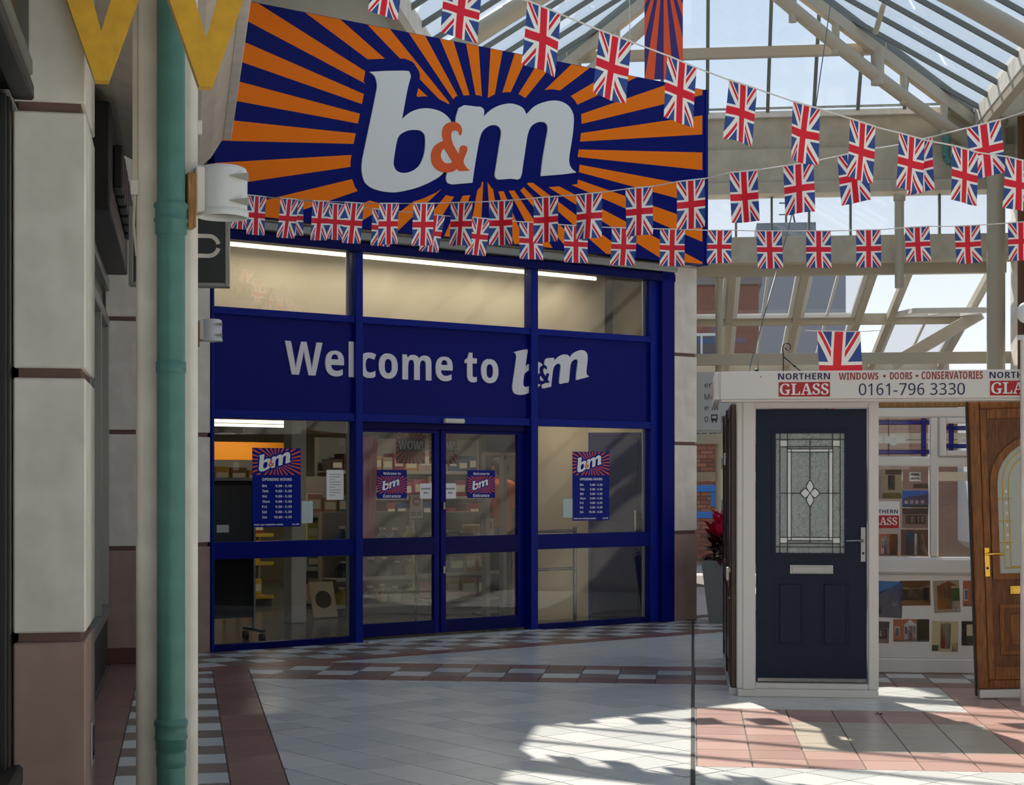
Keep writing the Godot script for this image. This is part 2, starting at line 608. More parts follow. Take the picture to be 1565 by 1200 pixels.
func shell() -> void:
	var c := sb()
	box(c, G3(-11, 6.33, 23), G3(-2.95, 6.55, 3), 0.0)
	box(c, G3(-11, 6.33, -14.1), G3(-2.95, 6.55, -16), 0.0)
	box(c, G3(3.76, 6.1, 21.9), G3(4.4, 6.55, -16), 0.0)
	box(c, G3(-2.95, 6.33, -14.1), G3(3.76, 6.55, -16), 0.0)
	struct("ceiling", c, M.soffit, "G")
	var w := sb()
	box(w, G3(4.15, -0.1, 22.1), G3(4.4, 6.55, -16), 0.0)
	struct("wall_right", w, M.cream, "G")
	w = sb()
	box(w, G3(-11, -0.1, -16), G3(4.4, 6.55, -16.2), 0.0)
	struct("wall_behind", w, M.cream, "G")
	w = sb()
	box(w, G3(-11.2, -0.1, 24), G3(-11, 6.55, -16), 0.0)
	struct("wall_far_side", w, M.cream, "G")
	# shop walls that stand behind the store front, the roof over the shop and the wall above it
	w = sb()
	box(w, G3(-0.12, -0.1, 17.95), G3(-0.02, 4.1, 22.0), 0.0)
	struct("wall_passage", w, M.cream, "G")
	w = sb()
	box(w, G3(-11, -0.1, 24.4), G3(-0.02, 4.1, 24.2), 0.0)
	box(w, G3(-0.12, -0.1, 22.0), G3(-0.02, 4.1, 24.4), 0.0)
	struct("wall_shop_rear", w, M.shop_wall, "G")
	w = sb()
	slab(w, PackedVector2Array([Sp(-3, -0.1) , Sp(5.75, -0.1), Gp(-0.02, 18.0), Gp(-0.02, 24.4), Gp(-11, 24.4)]), 0.0, 0.12)
	var r := struct("ceiling_shop", w, M.soffit)
	r.transform = Transform3D(Basis(Vector3.RIGHT, deg_to_rad(-90)), Vector3(0, 4.02, 0))
	w = sb()
	box(w, G3(-6.2, 4.14, 23), G3(-6.0, 6.33, 16), 0.0)
	struct("wall_upper", w, M.white, "G")
	w = sb()
	box(w, G3(-11, 4.14, 22.4), G3(-2.95, 6.4, 22.2), 0.0)
	struct("wall_upper_rear", w, M.white, "G")
	w = sb()
	box(w, V(-3.4, -0.1, -8.0), V(-3.2, 4.1, 0.2), 0.0)
	struct("wall_shop_side", w, M.shop_wall, "S")
	# painted post and panel joints that show above the sign
	var p := thing("post", "cream painted round post rising behind the top edge of the large shop sign", "post", "C", at(572, 735, 18.6) * V(1, 0, 1))
	var st := sb()
	rod(st, V(0, 4.14, 0), V(0, 6.33, 0), 0.13, 0.13, 20)
	part("shaft", st, M.cream, p)
	bpart("casing", V(-0.34, 4.14, -0.1), V(-0.16, 6.33, 0.08), M.cream2, p)
	st = sb()
	rod(st, V(-0.15, 4.14, 0.1), V(-0.15, 6.33, 0.1), 0.02)
	part("conduit", st, M.dark, p)

# ---- the hipped glass lantern over the atrium
func lantern() -> void:
	var o := Node3D.new()
	o.name = "window_1"
	add_child(o)
	o.transform = FR["G"]
	o.set_meta("kind", "structure")
	var P0 := -2.87
	var P1 := 3.68
	var Q0 := -14.0
	var Q1 := 21.9
	var E := 6.32
	var PM := (P0 + P1) / 2
	var half := (P1 - P0) / 2
	var R := E + 0.6 * half
	var HQ := 0.55 * half
	# side slopes
	for side in [-1.0, 1.0]:
		var pe: float = PM + side * half
		var q := Q0
		var n := 0
		while q < Q1 - 0.01:
			var q2 := minf(q + 0.647, Q1)
			# pane between two bars, cut by the hips
			var pts := []
			for qq in [q, q2]:
				var s := half
				s = minf(s, (Q1 - qq) / 0.55)
				s = minf(s, (qq - Q0) / 0.55)
				pts.append([G3(pe, E, qq), G3(pe - side * s, E + 0.6 * s, qq), s])
			var st := sb()
			quad(st, pts[0][0], pts[0][1], pts[1][1], pts[1][0], Vector3(side, 1, 0))
			part("pane", st, M.pane, o)
			if pts[1][2] > 0.1:
				st = sb()
				beam(st, pts[1][0] + V(0, -0.02, 0), pts[1][1] + V(0, -0.02, 0), 0.042, 0.06)
				part("glazing_bar", st, M.bar, o)
			q = q2
			n += 1
		# eaves kerb in pale panels
		var k := 0
		q = Q0
		while q < Q1 - 0.1:
			var st := sb()
			box(st, G3(pe - 0.03 if side > 0 else pe - 0.06, E - 0.2, minf(q + 0.9, Q1) - 0.02), G3(pe + 0.06 if side > 0 else pe + 0.03, E + 0.03, q), 0.004)
			part("kerb_panel", st, M.white, o)
			q += 0.9
		var st2 := sb()
		box(st2, G3(pe - 0.02 if side > 0 else pe - 0.1, E - 0.32, Q1), G3(pe + 0.1 if side > 0 else pe + 0.02, E - 0.2, Q0), 0.004)
		part("eaves_beam", st2, M.steel, o)
		# arched rafters
		for rq in [-9.2, -5.3, -1.4, 2.5, 6.4, 10.3, 14.2, 18.05]:
			var rt := sb()
			var prev := Vector3.ZERO
			for i in 9:
				var s := half * i / 8.0
				var h := E - 0.14 + 0.5 * s + 0.22 * sin(PI * i / 8.0) * 0.6
				var pt := G3(pe - side * s, h, rq)
				if i > 0: rod(rt, prev, pt, 0.115, 0.115, 14, false)
				prev = pt
			part("rafter", rt, M.steel, o)
		# hips with their bowed lower tube and struts
		for end in [0, 1]:
			var qe: float = Q1 if end == 0 else Q0
			var sg: float = -1.0 if end == 0 else 1.0
			var hp := func(s: float, dh: float) -> Vector3: return G3(pe - side * s, E + 0.6 * s + dh, qe + sg * 0.55 * maxf(s, 0.0))
			var st := sb()
			beam(st, hp.call(0.0, -0.03), hp.call(half, -0.03), 0.09, 0.12)
			part("hip_bar", st, M.bar, o)
			st = sb()
			beam(st, hp.call(0.0, -0.16), hp.call(half, -0.16), 0.1, 0.14)
			part("hip_beam", st, M.steel, o)
			st = sb()
			var prev := Vector3.ZERO
			for i in 13:
				var s := (half + 0.34) * i / 12.0 - 0.34
				var pt: Vector3 = hp.call(s, -0.44 + 0.10 * s / half - 0.10 * sin(PI * i / 12.0))
				if i > 0: rod(st, prev, pt, 0.085, 0.085, 14, false)
				prev = pt
			part("hip_tube", st, M.steel, o)
			for s in [0.45, 1.0, 1.35, 1.9, 2.45]:
				st = sb()
				rod(st, hp.call(s, -0.6), hp.call(s, -0.14), 0.05 if s != 1.35 else 0.085, -1.0, 12)
				part("strut", st, M.steel, o)
	# far and near slopes
	for end in [0, 1]:
		var qe: float = Q1 if end == 0 else Q0
		var sg: float = -1.0 if end == 0 else 1.0
		var ps := [P0, -2.2, -1.6, -1.0, -0.4, 0.19, 0.98, 1.58, 2.15, 2.75, 3.3, P1]
		var up := func(p: float) -> Array:
			var s := minf(p - P0, P1 - p)
			return [G3(p, E, qe), G3(p, E + 0.6 * s, qe + sg * 0.55 * s), s]
		for i in ps.size() - 1:
			var a: Array = up.call(ps[i])
			var b: Array = up.call(ps[i + 1])
			var st := sb()
			if ps[i] < PM and ps[i + 1] > PM:
				var t: Array = up.call(PM)
				quad(st, a[0], a[1], t[1], b[0], Vector3(0, 1, sg))
				tri(st, t[1], b[1], b[0], Vector3(0, 1, sg))
			else:
				quad(st, a[0], a[1], b[1], b[0], Vector3(0, 1, sg))
			part("pane", st, M.pane, o)
			if i > 0:
				st = sb()
				beam(st, a[0], a[1], 0.045, 0.07)
				part("glazing_bar", st, M.bar, o)
		var st := sb()
		var s := 1.236
		beam(st, G3(P0 + s, E + 0.6 * s - 0.06, qe + sg * 0.55 * s), G3(P1 - s, E + 0.6 * s - 0.06, qe + sg * 0.55 * s), 0.12, 0.13)
		part("purlin", st, M.steel, o)
		st = sb()
		beam(st, G3(P0 + 0.1, E + 0.14, qe - sg * 0.12), G3(P1 - 0.1, E + 0.14, qe - sg * 0.12), 0.03, 0.03)
		part("rail", st, M.bar, o)
		st = sb()
		box(st, G3(P0 - 0.1, E - 0.02, qe + 0.08), G3(P1 + 0.1, E + 0.06, qe - 0.08), 0.004)
		part("kerb", st, M.white, o)
	# flat rooflight over the wide hall behind the lens
	for k in 18:
		var fq := 3.0 - 0.95 * k
		var fs := sb()
		quad(fs, G3(-11, 6.42, fq), G3(-2.95, 6.42, fq), G3(-2.95, 6.42, fq - 0.95), G3(-11, 6.42, fq - 0.95), Vector3.UP)
		part("pane", fs, M.pane, o)
		fs = sb()
		box(fs, G3(-11, 6.34, fq - 0.03), G3(-2.95, 6.42, fq + 0.03), 0.0)
		part("glazing_bar", fs, M.steel, o)
	var rd := sb()
	beam(rd, G3(PM, R - 0.05, Q1 - HQ), G3(PM, R - 0.05, Q0 + HQ), 0.14, 0.16)
	part("ridge_beam", rd, M.steel, o)
	# slim strut from the right hip up to the rafter
	var sl := sb()
	rod(sl, at(1338, 50, 20.0) * 1.0, at(1370, -60, 19.0), 0.035)
	var sm2 := part("tie", sl, M.steel, o)
	sm2.transform = FR["G"].affine_inverse()

# ---- the far end: fascia, clear windows, lean-to with opening lights, posts
func far_front() -> void:
	var st := sb()
	box(st, G3(-3.0, 5.87, 22.1), G3(4.2, 6.3, 21.9), 0.004)
	box(st, G3(-3.0, 5.42, 22.1), G3(4.2, 5.87, 21.78), 0.004)
	box(st, G3(-3.0, 5.27, 22.1), G3(4.2, 5.42, 21.7), 0.004)
	box(st, G3(-3.0, 4.38, 22.1), G3(4.2, 4.72, 21.8), 0.004)
	struct("wall_far", st, M.fascia, "G")
	var w := Node3D.new()
	w.name = "window_2"
	add_child(w)
	w.transform = FR["G"]
	w.set_meta("kind", "structure")
	var ps := [-3.0, -2.0, -1.0, 0.05, 0.57, 1.04, 1.53, 2.07, 2.66, 3.22, 3.85]
	for i in ps.size() - 1:
		bpart("pane", G3(ps[i], 4.72, 22.0), G3(ps[i + 1], 5.27, 21.99), M.pane, w, 0.0)
		bpart("mullion", G3(ps[i] - 0.015, 4.72, 22.03), G3(ps[i] + 0.015, 5.27, 21.95), M.bar, w)
	# lean-to glass roof going out from the beam
	var l := Node3D.new()
	l.name = "window_3"
	add_child(l)
	l.transform = FR["G"]
	l.set_meta("kind", "structure")
	var slope := func(p: float, t: float) -> Vector3: return G3(p, 4.33 - 0.2 * t, 22.1 + t)
	var bays := [-0.5, 0.53, 1.5, 2.4, 2.86, 3.95]
	for i in bays.size():
		var b := sb()
		beam(b, slope.call(bays[i], 0.0), slope.call(bays[i], 5.2), 0.1, 0.12)
		part("rafter", b, M.steel, l)
	for t in [0.05, 2.3, 4.9]:
		var b := sb()
		beam(b, slope.call(-0.6, t), slope.call(4.1, t), 0.12, 0.16)
		part("purlin", b, M.steel, l)
	for i in bays.size() - 1:
		if i == 3: continue
		for r in 2:
			var t0: float = 0.2 + 2.35 * r
			var t1: float = t0 + 2.0
			var a: float = bays[i] + 0.08
			var b: float = bays[i + 1] - 0.08
			var lift := 0.55 if i == 4 and r == 0 else 0.0
			var c := func(p: float, t: float) -> Vector3: return slope.call(p, t) + V(0, 0.03 + lift * (1.0 - (t - t0) / 2.0) * -1.0, 0)
			var g := sb()
			quad(g, c.call(a, t0), c.call(b, t0), c.call(b, t1), c.call(a, t1), Vector3.UP)
			part("pane", g, M.pane, l)
			var f := sb()
			beam(f, c.call(a, t0), c.call(b, t0), 0.07, 0.07)
			beam(f, c.call(a, t1), c.call(b, t1), 0.07, 0.07)
			beam(f, c.call(a, t0), c.call(a, t1), 0.07, 0.07)
			beam(f, c.call(b, t0), c.call(b, t1), 0.07, 0.07)
			beam(f, c.call((a + b) / 2, t0), c.call((a + b) / 2, t1), 0.035, 0.05)
			part("casement", f, M.upvc, l)
	var tr := sb()
	beam(tr, G3(2.9, 3.2, 24.4), G3(4.1, 3.9, 24.0), 0.14, 0.16)
	part("brace", tr, M.steel, l)
	# posts that carry the end
	var defs := [[2.66, 21.62, 4.0, 5.2, 0.06, "short grey round post hung in the clear strip of windows at the far end"], [3.83, 21.35, 0.0, 6.1, 0.115, "grey round column at the far right corner beside the rusty pipe"], [0.35, 22.2, 0.0, 4.3, 0.05, "slim cream post of the far entrance beside the potted plant"]]
	for d in defs:
		var s := thing("column", d[5], "column", "G", G3(d[0], 0, d[1]))
		var q := sb()
		rod(q, V(0, d[2], 0), V(0, d[3], 0), d[4], d[4], 20)
		part("shaft", q, M.steel, s)
		q = sb()
		rod(q, V(0, d[3] - 0.07, 0), V(0, d[3], 0), d[4] * 1.3, d[4] * 1.3, 20)
		part("collar", q, M.steel, s)
	st = sb()
	tube(st, [G3(4.08, 0, 21.0), G3(4.08, 6.05, 21.0)], 0.05, 12)
	lone("rusty_pipe", st, mat(rgb(104, 70, 44), 0.7), "rusty brown downpipe in the far right corner behind the flags", "pipe", "G")
	st = sb()
	tube(st, [G3(3.25, 5.95, 21.6), G3(3.25, 5.68, 21.6), G3(3.3, 5.6, 21.6), G3(3.62, 5.58, 21.6)], 0.055, 12)
	lone("gutter_elbow", st, M.teal2, "short teal gutter elbow under the cream far fascia between two flags", "pipe", "G")
	# lower beams of the far entrance
	st = sb()
	box(st, G3(-0.02, 3.05, 22.2), G3(4.2, 3.2, 22.05), 0.004)
	box(st, G3(-0.02, 2.0, 22.2), G3(4.2, 2.13, 22.05), 0.004)
	box(st, G3(-0.02, 1.5, 22.9), G3(4.2, 1.62, 22.8), 0.004)
	struct("trim_1", st, M.steel, "G")

# ---------------------------------------------------------------- the store front, in frame S
func store_front() -> void:
	var o := Node3D.new()
	o.name = "wall_front"
	add_child(o)
	o.transform = FR["S"]
	o.set_meta("kind", "structure")
	# uprights and rails
	for u in [[1.46, 1.54, 0.05], [3.50, 3.59, 0.05], [0.0, 0.03, 0.04], [5.10, 5.21, 0.04]]:
		bpart("mullion", V(u[0], 0, -0.07), V(u[1], 3.72, u[2]), M.blue, o, 0.004)
	bpart("jamb", V(5.21, 0, -0.07), V(5.385, 3.72, 0.10), M.navy, o, 0.004)
	var bays := [[0.03, 1.46], [1.54, 3.50], [3.59, 5.10]]
	for i in 3:
		var a: float = bays[i][0]
		var b: float = bays[i][1]
		bpart("head_rail", V(a, 3.68, -0.06), V(b, 3.74, 0.03), M.navy, o, 0.004)
		bpart("transom", V(a, 2.965, -0.06), V(b, 3.03, 0.035), M.blue, o, 0.004)
		bpart("transom", V(a, 2.05, -0.06), V(b, 2.125, 0.035), M.blue, o, 0.004)
		bpart("sign_panel", V(a, 2.125, -0.03), V(b, 2.965, 0.0), M.navy, o, 0.0)
		bpart("pane", V(a, 3.03, -0.03), V(b, 3.68, -0.024), M.glass, o, 0.0)
		if i != 1:
			bpart("mid_rail", V(a, 0.81, -0.06), V(b, 0.96, 0.03), M.navy, o, 0.004)
			bpart("sill_rail", V(a, 0.0, -0.06), V(b, 0.06, 0.03), M.navy2, o, 0.004)
			bpart("pane", V(a, 0.96, -0.03), V(b, 2.05, -0.024), M.glass, o, 0.0)
			bpart("pane", V(a, 0.06, -0.03), V(b, 0.81, -0.024), M.glass, o, 0.0)
			bpart("bead", V(b - 0.05, 0.06, -0.05), V(b - 0.015, 3.68, -0.035), M.alu, o)
	bpart("head_beam", V(-0.05, 3.62, 0.0), V(5.4, 3.70, 0.10), M.navy2, o)
	bpart("head_strip", V(-0.05, 3.72, 0.0), V(5.4, 3.80, 0.14), M.alu, o, 0.01)
	# letters across the blue band
	words(o, "Welcome to", 0.74, 2.462, 3.12, 2.79, 0.001, M.letters, true, "lettering", 0.012)
	logo(o, 3.845, 2.60, 0.393, 0.0, 0.012, M.letters, M.letters, M.navy, 3.0)
	# sliding doors
	var d := thing("sliding_doors", "pair of blue framed automatic sliding glass doors under the Welcome lettering", "door", "S", V(1.54, 0, 0))
	bpart("header", V(0, 1.99, -0.13), V(1.96, 2.05, -0.02), M.navy2, d)
	for s in [[0.0, 0.92], [0.94, 1.96]]:
		var a: float = s[0]
		var b: float = s[1]
		var left: float = 0.01 if a == 0.0 else 0.06
		var right: float = 0.06 if a == 0.0 else 0.09
		bpart("stile", V(a, 0.03, -0.10), V(a + left, 1.99, -0.05), M.navy, d)
		bpart("stile", V(b - right, 0.03, -0.10), V(b, 1.99, -0.05), M.navy, d)
		bpart("rail", V(a + left, 0.03, -0.10), V(b - right, 0.155, -0.05), M.navy2, d)
		bpart("rail", V(a + left, 0.79, -0.10), V(b - right, 0.96, -0.05), M.navy2, d)
		bpart("rail", V(a + left, 1.96, -0.10), V(b - right, 1.99, -0.05), M.navy, d)
		bpart("pane", V(a + left, 0.155, -0.08), V(b - right, 0.79, -0.074), M.glass, d, 0.0)
		bpart("pane", V(a + left, 0.96, -0.08), V(b - right, 1.96, -0.074), M.glass, d, 0.0)
	for h in [1.22, 0.60]:
		bpart("lock", V(0.955, h, -0.05), V(0.985, h + 0.075, -0.035), M.chrome, d, 0.006)
	bpart("sensor", V(0.90, 2.055, 0.035), V(1.13, 2.10, 0.09), M.white, d, 0.012)
	# posters on the glass
	opening_hours(V(0.43, 1.085, 0.0), 0.49, 0.71, "opening hours poster on the left window beside the white notice", true)
	opening_hours(V(4.085, 1.09, 0.0), 0.49, 0.71, "opening hours poster on the right window above the handrail", false)
	entrance_poster(V(1.765, 1.33, -0.072), "blue Welcome to and Entrance poster on the left sliding door")
	entrance_poster(V(2.805, 1.33, -0.072), "blue Welcome to and Entrance poster on the right sliding door")
	for k in 2:
		var s := thing("door_notice", "white Automatic door notice on the %s sliding door beside the centre stile" % ["left", "right"][k], "notice", "S", V([2.25, 2.535][k], 1.33, -0.0725))
		bpart("sheet", V(0, 0, 0), V(0.135, 0.145, 0.0015), M.paper, s, 0.0)
		words(s, "Automatic", 0.012, 0.085, 0.123, 0.107, 0.0015, M.ink_dark, true, "lettering", 0.0008)
		words(s, "door", 0.042, 0.045, 0.095, 0.067, 0.0015, M.ink_dark, true, "lettering", 0.0008)
	var nt := thing("window_notice", "white printed notice sheet on the left window near the door mullion", "notice", "S", V(1.19, 1.325, -0.022))
	bpart("sheet", V(0, 0, 0), V(0.18, 0.275, 0.0015), M.paper, nt, 0.0)
	var ls := sb()
	for k in 9:
		box(ls, V(0.03, 0.04 + 0.024 * k, 0.0015), V(0.09 + 0.07 * absf(sin(k * 2.1)), 0.046 + 0.024 * k, 0.002), 0.0)
	part("printed_lines", ls, mat(rgb(150, 150, 152), 0.7), nt)
	var bs := sb()
	box(bs, V(0, 0, 0), V(0.115, 0.20, 0.0015), 0.0)
	lone("blank_sheet", bs, mat(rgb(190, 206, 206), 0.7), "pale blank sheet on the left window overlapping the poster corner", "notice", "S", V(0.93, 1.115, -0.021))
	bs = sb()
	box(bs, V(0, 0, 0), V(0.125, 0.19, 0.0015), 0.0)
	lone("blank_sheet", bs, mat(rgb(190, 206, 206), 0.7), "pale blank sheet on the right window left of the opening hours poster", "notice", "S", V(3.96, 1.125, -0.021))
	# clad piers at either end
	pier("right", V(5.42, 0, -0.30), V(5.745, 3.80, 0.06), "S")
	pier("left", V(-0.30, 0, -0.30), V(-0.005, 3.80, 0.03), "S")

# cream cladding panels between recessed brown grooves over a mauve base
func pier(which: String, lo: Vector3, hi: Vector3, fr: String, levels := [0.945, 1.90, 2.855]) -> void:
	var o := Node3D.new()
	o.name = "wall_pier_" + which
	add_child(o)
	o.transform = FR[fr]
	o.set_meta("kind", "structure")
	bpart("core", lo + V(0.018, 0, 0.018), hi - V(0.018, 0.0, 0.018), M.groove, o, 0.0)
	var y := lo.y
	var k := 0
	for l in levels + [hi.y + 0.02]:
		bpart("base_panel" if k == 0 else "cladding_panel", V(lo.x, y, lo.z), V(hi.x, l - 0.018, hi.z), M.mauve if k == 0 else M.cream, o, 0.006)
		y = l + 0.018
		k += 1

const BL := [-1.335, 0.531, -1.278, 0.496, -1.255, 0.419, -1.269, 0.337, -1.306, 0.171, -1.353, -0.028, -1.400, -0.226, -1.419, -0.324, -1.415, -0.420, -1.381, -0.496, -1.306, -0.537, -1.193, -0.553, -1.059, -0.548, -0.924, -0.515, -0.788, -0.468, -0.650, -0.401, -0.530, -0.321, -0.446, -0.196, -0.400, -0.057, -0.386, 0.061, -0.424, 0.190, -0.500, 0.254, -0.590, 0.280, -0.699, 0.282, -0.807, 0.258, -0.905, 0.208, -0.982, 0.141, -0.953, 0.283, -0.924, 0.418, -0.895, 0.520, -0.885, 0.554, -0.895, 0.585, -0.924, 0.601, -1.098, 0.576, -1.212, 0.555]
const BH := [-1.030, -0.044, -0.982, 0.011, -0.905, 0.048, -0.827, 0.063, -0.768, 0.059, -0.729, 0.027, -0.721, -0.030, -0.729, -0.130, -0.758, -0.215, -0.807, -0.287, -0.885, -0.336, -0.973, -0.359, -1.040, -0.346, -1.069, -0.308, -1.075, -0.268, -1.059, -0.169]
const ML := [-0.339, 0.334, -0.135, 0.374, -0.073, 0.376, -0.042, 0.349, -0.048, 0.289, 0.031, 0.359, 0.136, 0.421, 0.263, 0.459, 0.369, 0.456, 0.434, 0.431, 0.472, 0.379, 0.563, 0.466, 0.672, 0.524, 0.804, 0.563, 0.915, 0.566, 1.005, 0.534, 1.061, 0.463, 1.067, 0.367, 1.049, 0.224, 1.016, 0.062, 1.009, -0.027, 1.038, -0.085, 1.101, -0.121, 0.937, -0.157, 0.650, -0.207, 0.672, -0.048, 0.716, 0.165, 0.738, 0.272, 0.716, 0.321, 0.672, 0.333, 0.607, 0.319, 0.531, 0.271, 0.488, 0.188, 0.466, 0.082, 0.434, -0.093, 0.395, -0.257, 0.284, -0.273, 0.136, -0.298, 0.098, -0.285, 0.088, -0.252, 0.104, -0.166, 0.136, 0.008, 0.163, 0.147, 0.153, 0.197, 0.119, 0.223, 0.063, 0.223, 0.000, 0.198, -0.062, 0.144, -0.097, 0.064, -0.124, -0.057, -0.155, -0.212, -0.180, -0.363, -0.339, -0.392, -0.410, -0.404, -0.466, -0.397, -0.486, -0.350, -0.460, -0.247, -0.400, 0.026]
const AL := [-0.486, 0.162, -0.400, 0.193, -0.333, 0.177, -0.303, 0.130, -0.315, 0.079, -0.333, 0.073, -0.349, 0.104, -0.390, 0.114, -0.424, 0.087, -0.430, 0.039, -0.410, -0.017, -0.374, -0.070, -0.341, -0.107, -0.329, -0.042, -0.288, -0.018, -0.243, -0.030, -0.247, -0.072, -0.288, -0.169, -0.256, -0.224, -0.213, -0.252, -0.333, -0.269, -0.357, -0.249, -0.420, -0.286, -0.510, -0.302, -0.590, -0.287, -0.646, -0.235, -0.660, -0.154, -0.630, -0.077, -0.570, -0.028, -0.514, -0.001, -0.534, 0.043, -0.526, 0.110]
const AH := [-0.510, -0.070, -0.540, -0.107, -0.550, -0.158, -0.520, -0.201, -0.466, -0.214, -0.414, -0.192, -0.446, -0.154, -0.480, -0.108]

func moved(a: Array, cx: float, cy: float, s: float, turn := 0.0, smooth := true) -> PackedVector2Array:
	var p := rounded(poly(a), 3) if smooth else poly(a)
	for i in p.size():
		p[i] = (p[i].rotated(deg_to_rad(turn))) * s + Vector2(cx, cy)
	return p

# the two letters and the ampersand, as solid pieces
func logo(parent: Node, cx: float, cy: float, s: float, z: float, depth: float, m1: Material, m2: Material, m3: Material, turn := 0.0) -> void:
	var smooth := s > 0.2
	var st := sb()
	slab(st, moved(BL, cx, cy, s, turn, smooth), z, z + depth, moved(BH, cx, cy, s, turn, smooth))
	part("letter", st, m1, parent)
	st = sb()
	slab(st, moved(ML, cx, cy, s, turn, smooth), z, z + depth * 1.2, PackedVector2Array())
	part("letter", st, m2, parent)
	st = sb()
	slab(st, moved(AL, cx, cy, s, turn, smooth), z, z + depth * 1.6, moved(AH, cx, cy, s, turn, smooth))
	part("ampersand", st, m3, parent)

# rays of a sunburst cut to a rectangle and away from the letters
func burst_rays(w0: Vector2, w1: Vector2, c: Vector2, s: float, count: int, phase: float, turn := 0.0, duty := 0.25) -> Array:
	var keep: Array = []
	var bl := Geometry2D.offset_polygon(moved(BL, c.x, c.y, s, turn, false), 0.115 * s, Geometry2D.JOIN_ROUND)
	var ml := Geometry2D.offset_polygon(moved(ML, c.x, c.y, s, turn, false), 0.115 * s, Geometry2D.JOIN_ROUND)
	var fillin := PackedVector2Array([c + Vector2(-1.2, -0.45).rotated(deg_to_rad(turn)) * s, c + Vector2(0.9, -0.25).rotated(deg_to_rad(turn)) * s, c + Vector2(0.6, 0.4).rotated(deg_to_rad(turn)) * s, c + Vector2(-0.6, 0.3).rotated(deg_to_rad(turn)) * s])
	var cut := [bl[0], ml[0], fillin]
	var frame := rect(w0.x, w0.y, w1.x, w1.y)
	var pc := c + Vector2(-0.02, 0.0) * s
	for k in count:
		var a := deg_to_rad(phase + 360.0 / count * (k - duty))
		var b := deg_to_rad(phase + 360.0 / count * (k + duty))
		var d1 := Vector2(cos(a) * 1.51, sin(a)) * 9.0
		var d2 := Vector2(cos(b) * 1.51, sin(b)) * 9.0
		var pieces: Array = Geometry2D.intersect_polygons(PackedVector2Array([pc, pc + d1, pc + d2]), frame)
		for q in cut:
			var nx := []
			for p in pieces:
				for r in Geometry2D.clip_polygons(p, q):
					if not Geometry2D.is_polygon_clockwise(r): nx.append(r)
			pieces = nx
		for p in pieces:
			var area := 0.0
			for i in p.size(): area += p[i].cross(p[(i + 1) % p.size()]) / 2
			if absf(area) > 0.0006 * s * s and p.size() > 2: keep.append(p)
	return keep

func store_sign() -> void:
	var o := thing("shop_sign", "large dark blue fascia sign with orange sunburst rays and white letters above the store front", "sign", "S", V(0, 0, 0))
	for x in [[-0.05, 1.308], [1.310, 4.645], [4.647, 5.735]]:
		bpart("panel", V(x[0], 3.82, 0.06), V(x[1], 5.70, 0.20), M.navy, o, 0.002)
	bpart("edge_trim", V(5.735, 3.815, 0.05), V(5.77, 5.705, 0.21), M.blue, o)
	for p in burst_rays(Vector2(-0.045, 3.825), Vector2(5.69, 5.695), Vector2(2.845, 4.731), 1.0, 32, 185.9):
		var st := sb()
		slab(st, p, 0.20, 0.2025)
		part("ray", st, M.orange, o)
	logo(o, 2.845, 4.731, 1.0, 0.201, 0.012, M.logo, M.logo, M.amp)
	# return of the sign round the pier
	bpart("back_frame", V(-0.05, 3.84, 0.0), V(5.72, 5.68, 0.06), M.steel, o)

# a printed sheet: sunburst with the letters, in vertex colours
func burst_print(w: float, y0: float, y1: float, z: float, s: float, parent: Node, dim := 1.0) -> void:
	var cx := w / 2
	var cy := (y0 + y1) / 2
	var st := sb()
	st.set_color(lin(Color(0.86 * dim, 0.33 * dim, 0.13 * dim)))
	for p in burst_rays(Vector2(0.003, y0), Vector2(w - 0.003, y1), Vector2(cx, cy), s, 28, 5.0, 6.0, 0.2):
		fill(st, p, z, Vector3(0, 0, 1))
	st.set_color(lin(Color(0.93, 0.95, 0.96)))
	for q in split_hole(moved(BL, cx, cy, s, 6.0, false), moved(BH, cx, cy, s, 6.0, false)): fill(st, q, z + 0.0003, Vector3(0, 0, 1))
	fill(st, moved(ML, cx, cy, s, 6.0, false), z + 0.0004, Vector3(0, 0, 1))
	st.set_color(lin(Color(0.9, 0.38, 0.1)))
	for q in split_hole(moved(AL, cx, cy, s, 6.0, false), moved(AH, cx, cy, s, 6.0, false)): fill(st, q, z + 0.0006, Vector3(0, 0, 1))
	part("emblem_print", st, M.print, parent)

func opening_hours(p: Vector3, w: float, h: float, label: String, left: bool) -> void:
	var o := thing("opening_hours_poster", label, "poster", "S", p + V(0, 0, -0.0225))
	bpart("sheet", V(0, 0, 0), V(w, h, 0.002), M.blue, o, 0.0)
	burst_print(w, h * 0.66, h - 0.003, 0.0023, w * 0.27, o)
	var st := sb()
	ink(st, "OPENING HOURS", w * 0.2, h * 0.585, w * 0.81, h * 0.62, 0.002, true, 0.0008)
	var days := ["Mon", "Tues", "Wed", "Thurs", "Fri", "Sat", "Sun"]
	for k in 7:
		var y := h * (0.505 - 0.066 * k)
		var lw: float = days[k].length() * 0.031
		ink(st, days[k], w * 0.2, y, w * (0.2 + lw), y + h * 0.034, 0.002, true, 0.0008)
		ink(st, "10.30 - 4.30" if k == 6 else "9.00 - 5.30", w * (0.44 if k == 6 else 0.475), y, w * 0.81, y + h * 0.03, 0.002, true, 0.0008)
	ink(st, "Visit our website www.            .co.uk", w * 0.03, h * 0.02, w * 0.97, h * 0.045, 0.002, true, 0.0008)
	put("lettering", st.commit(), M.ink_white, o)

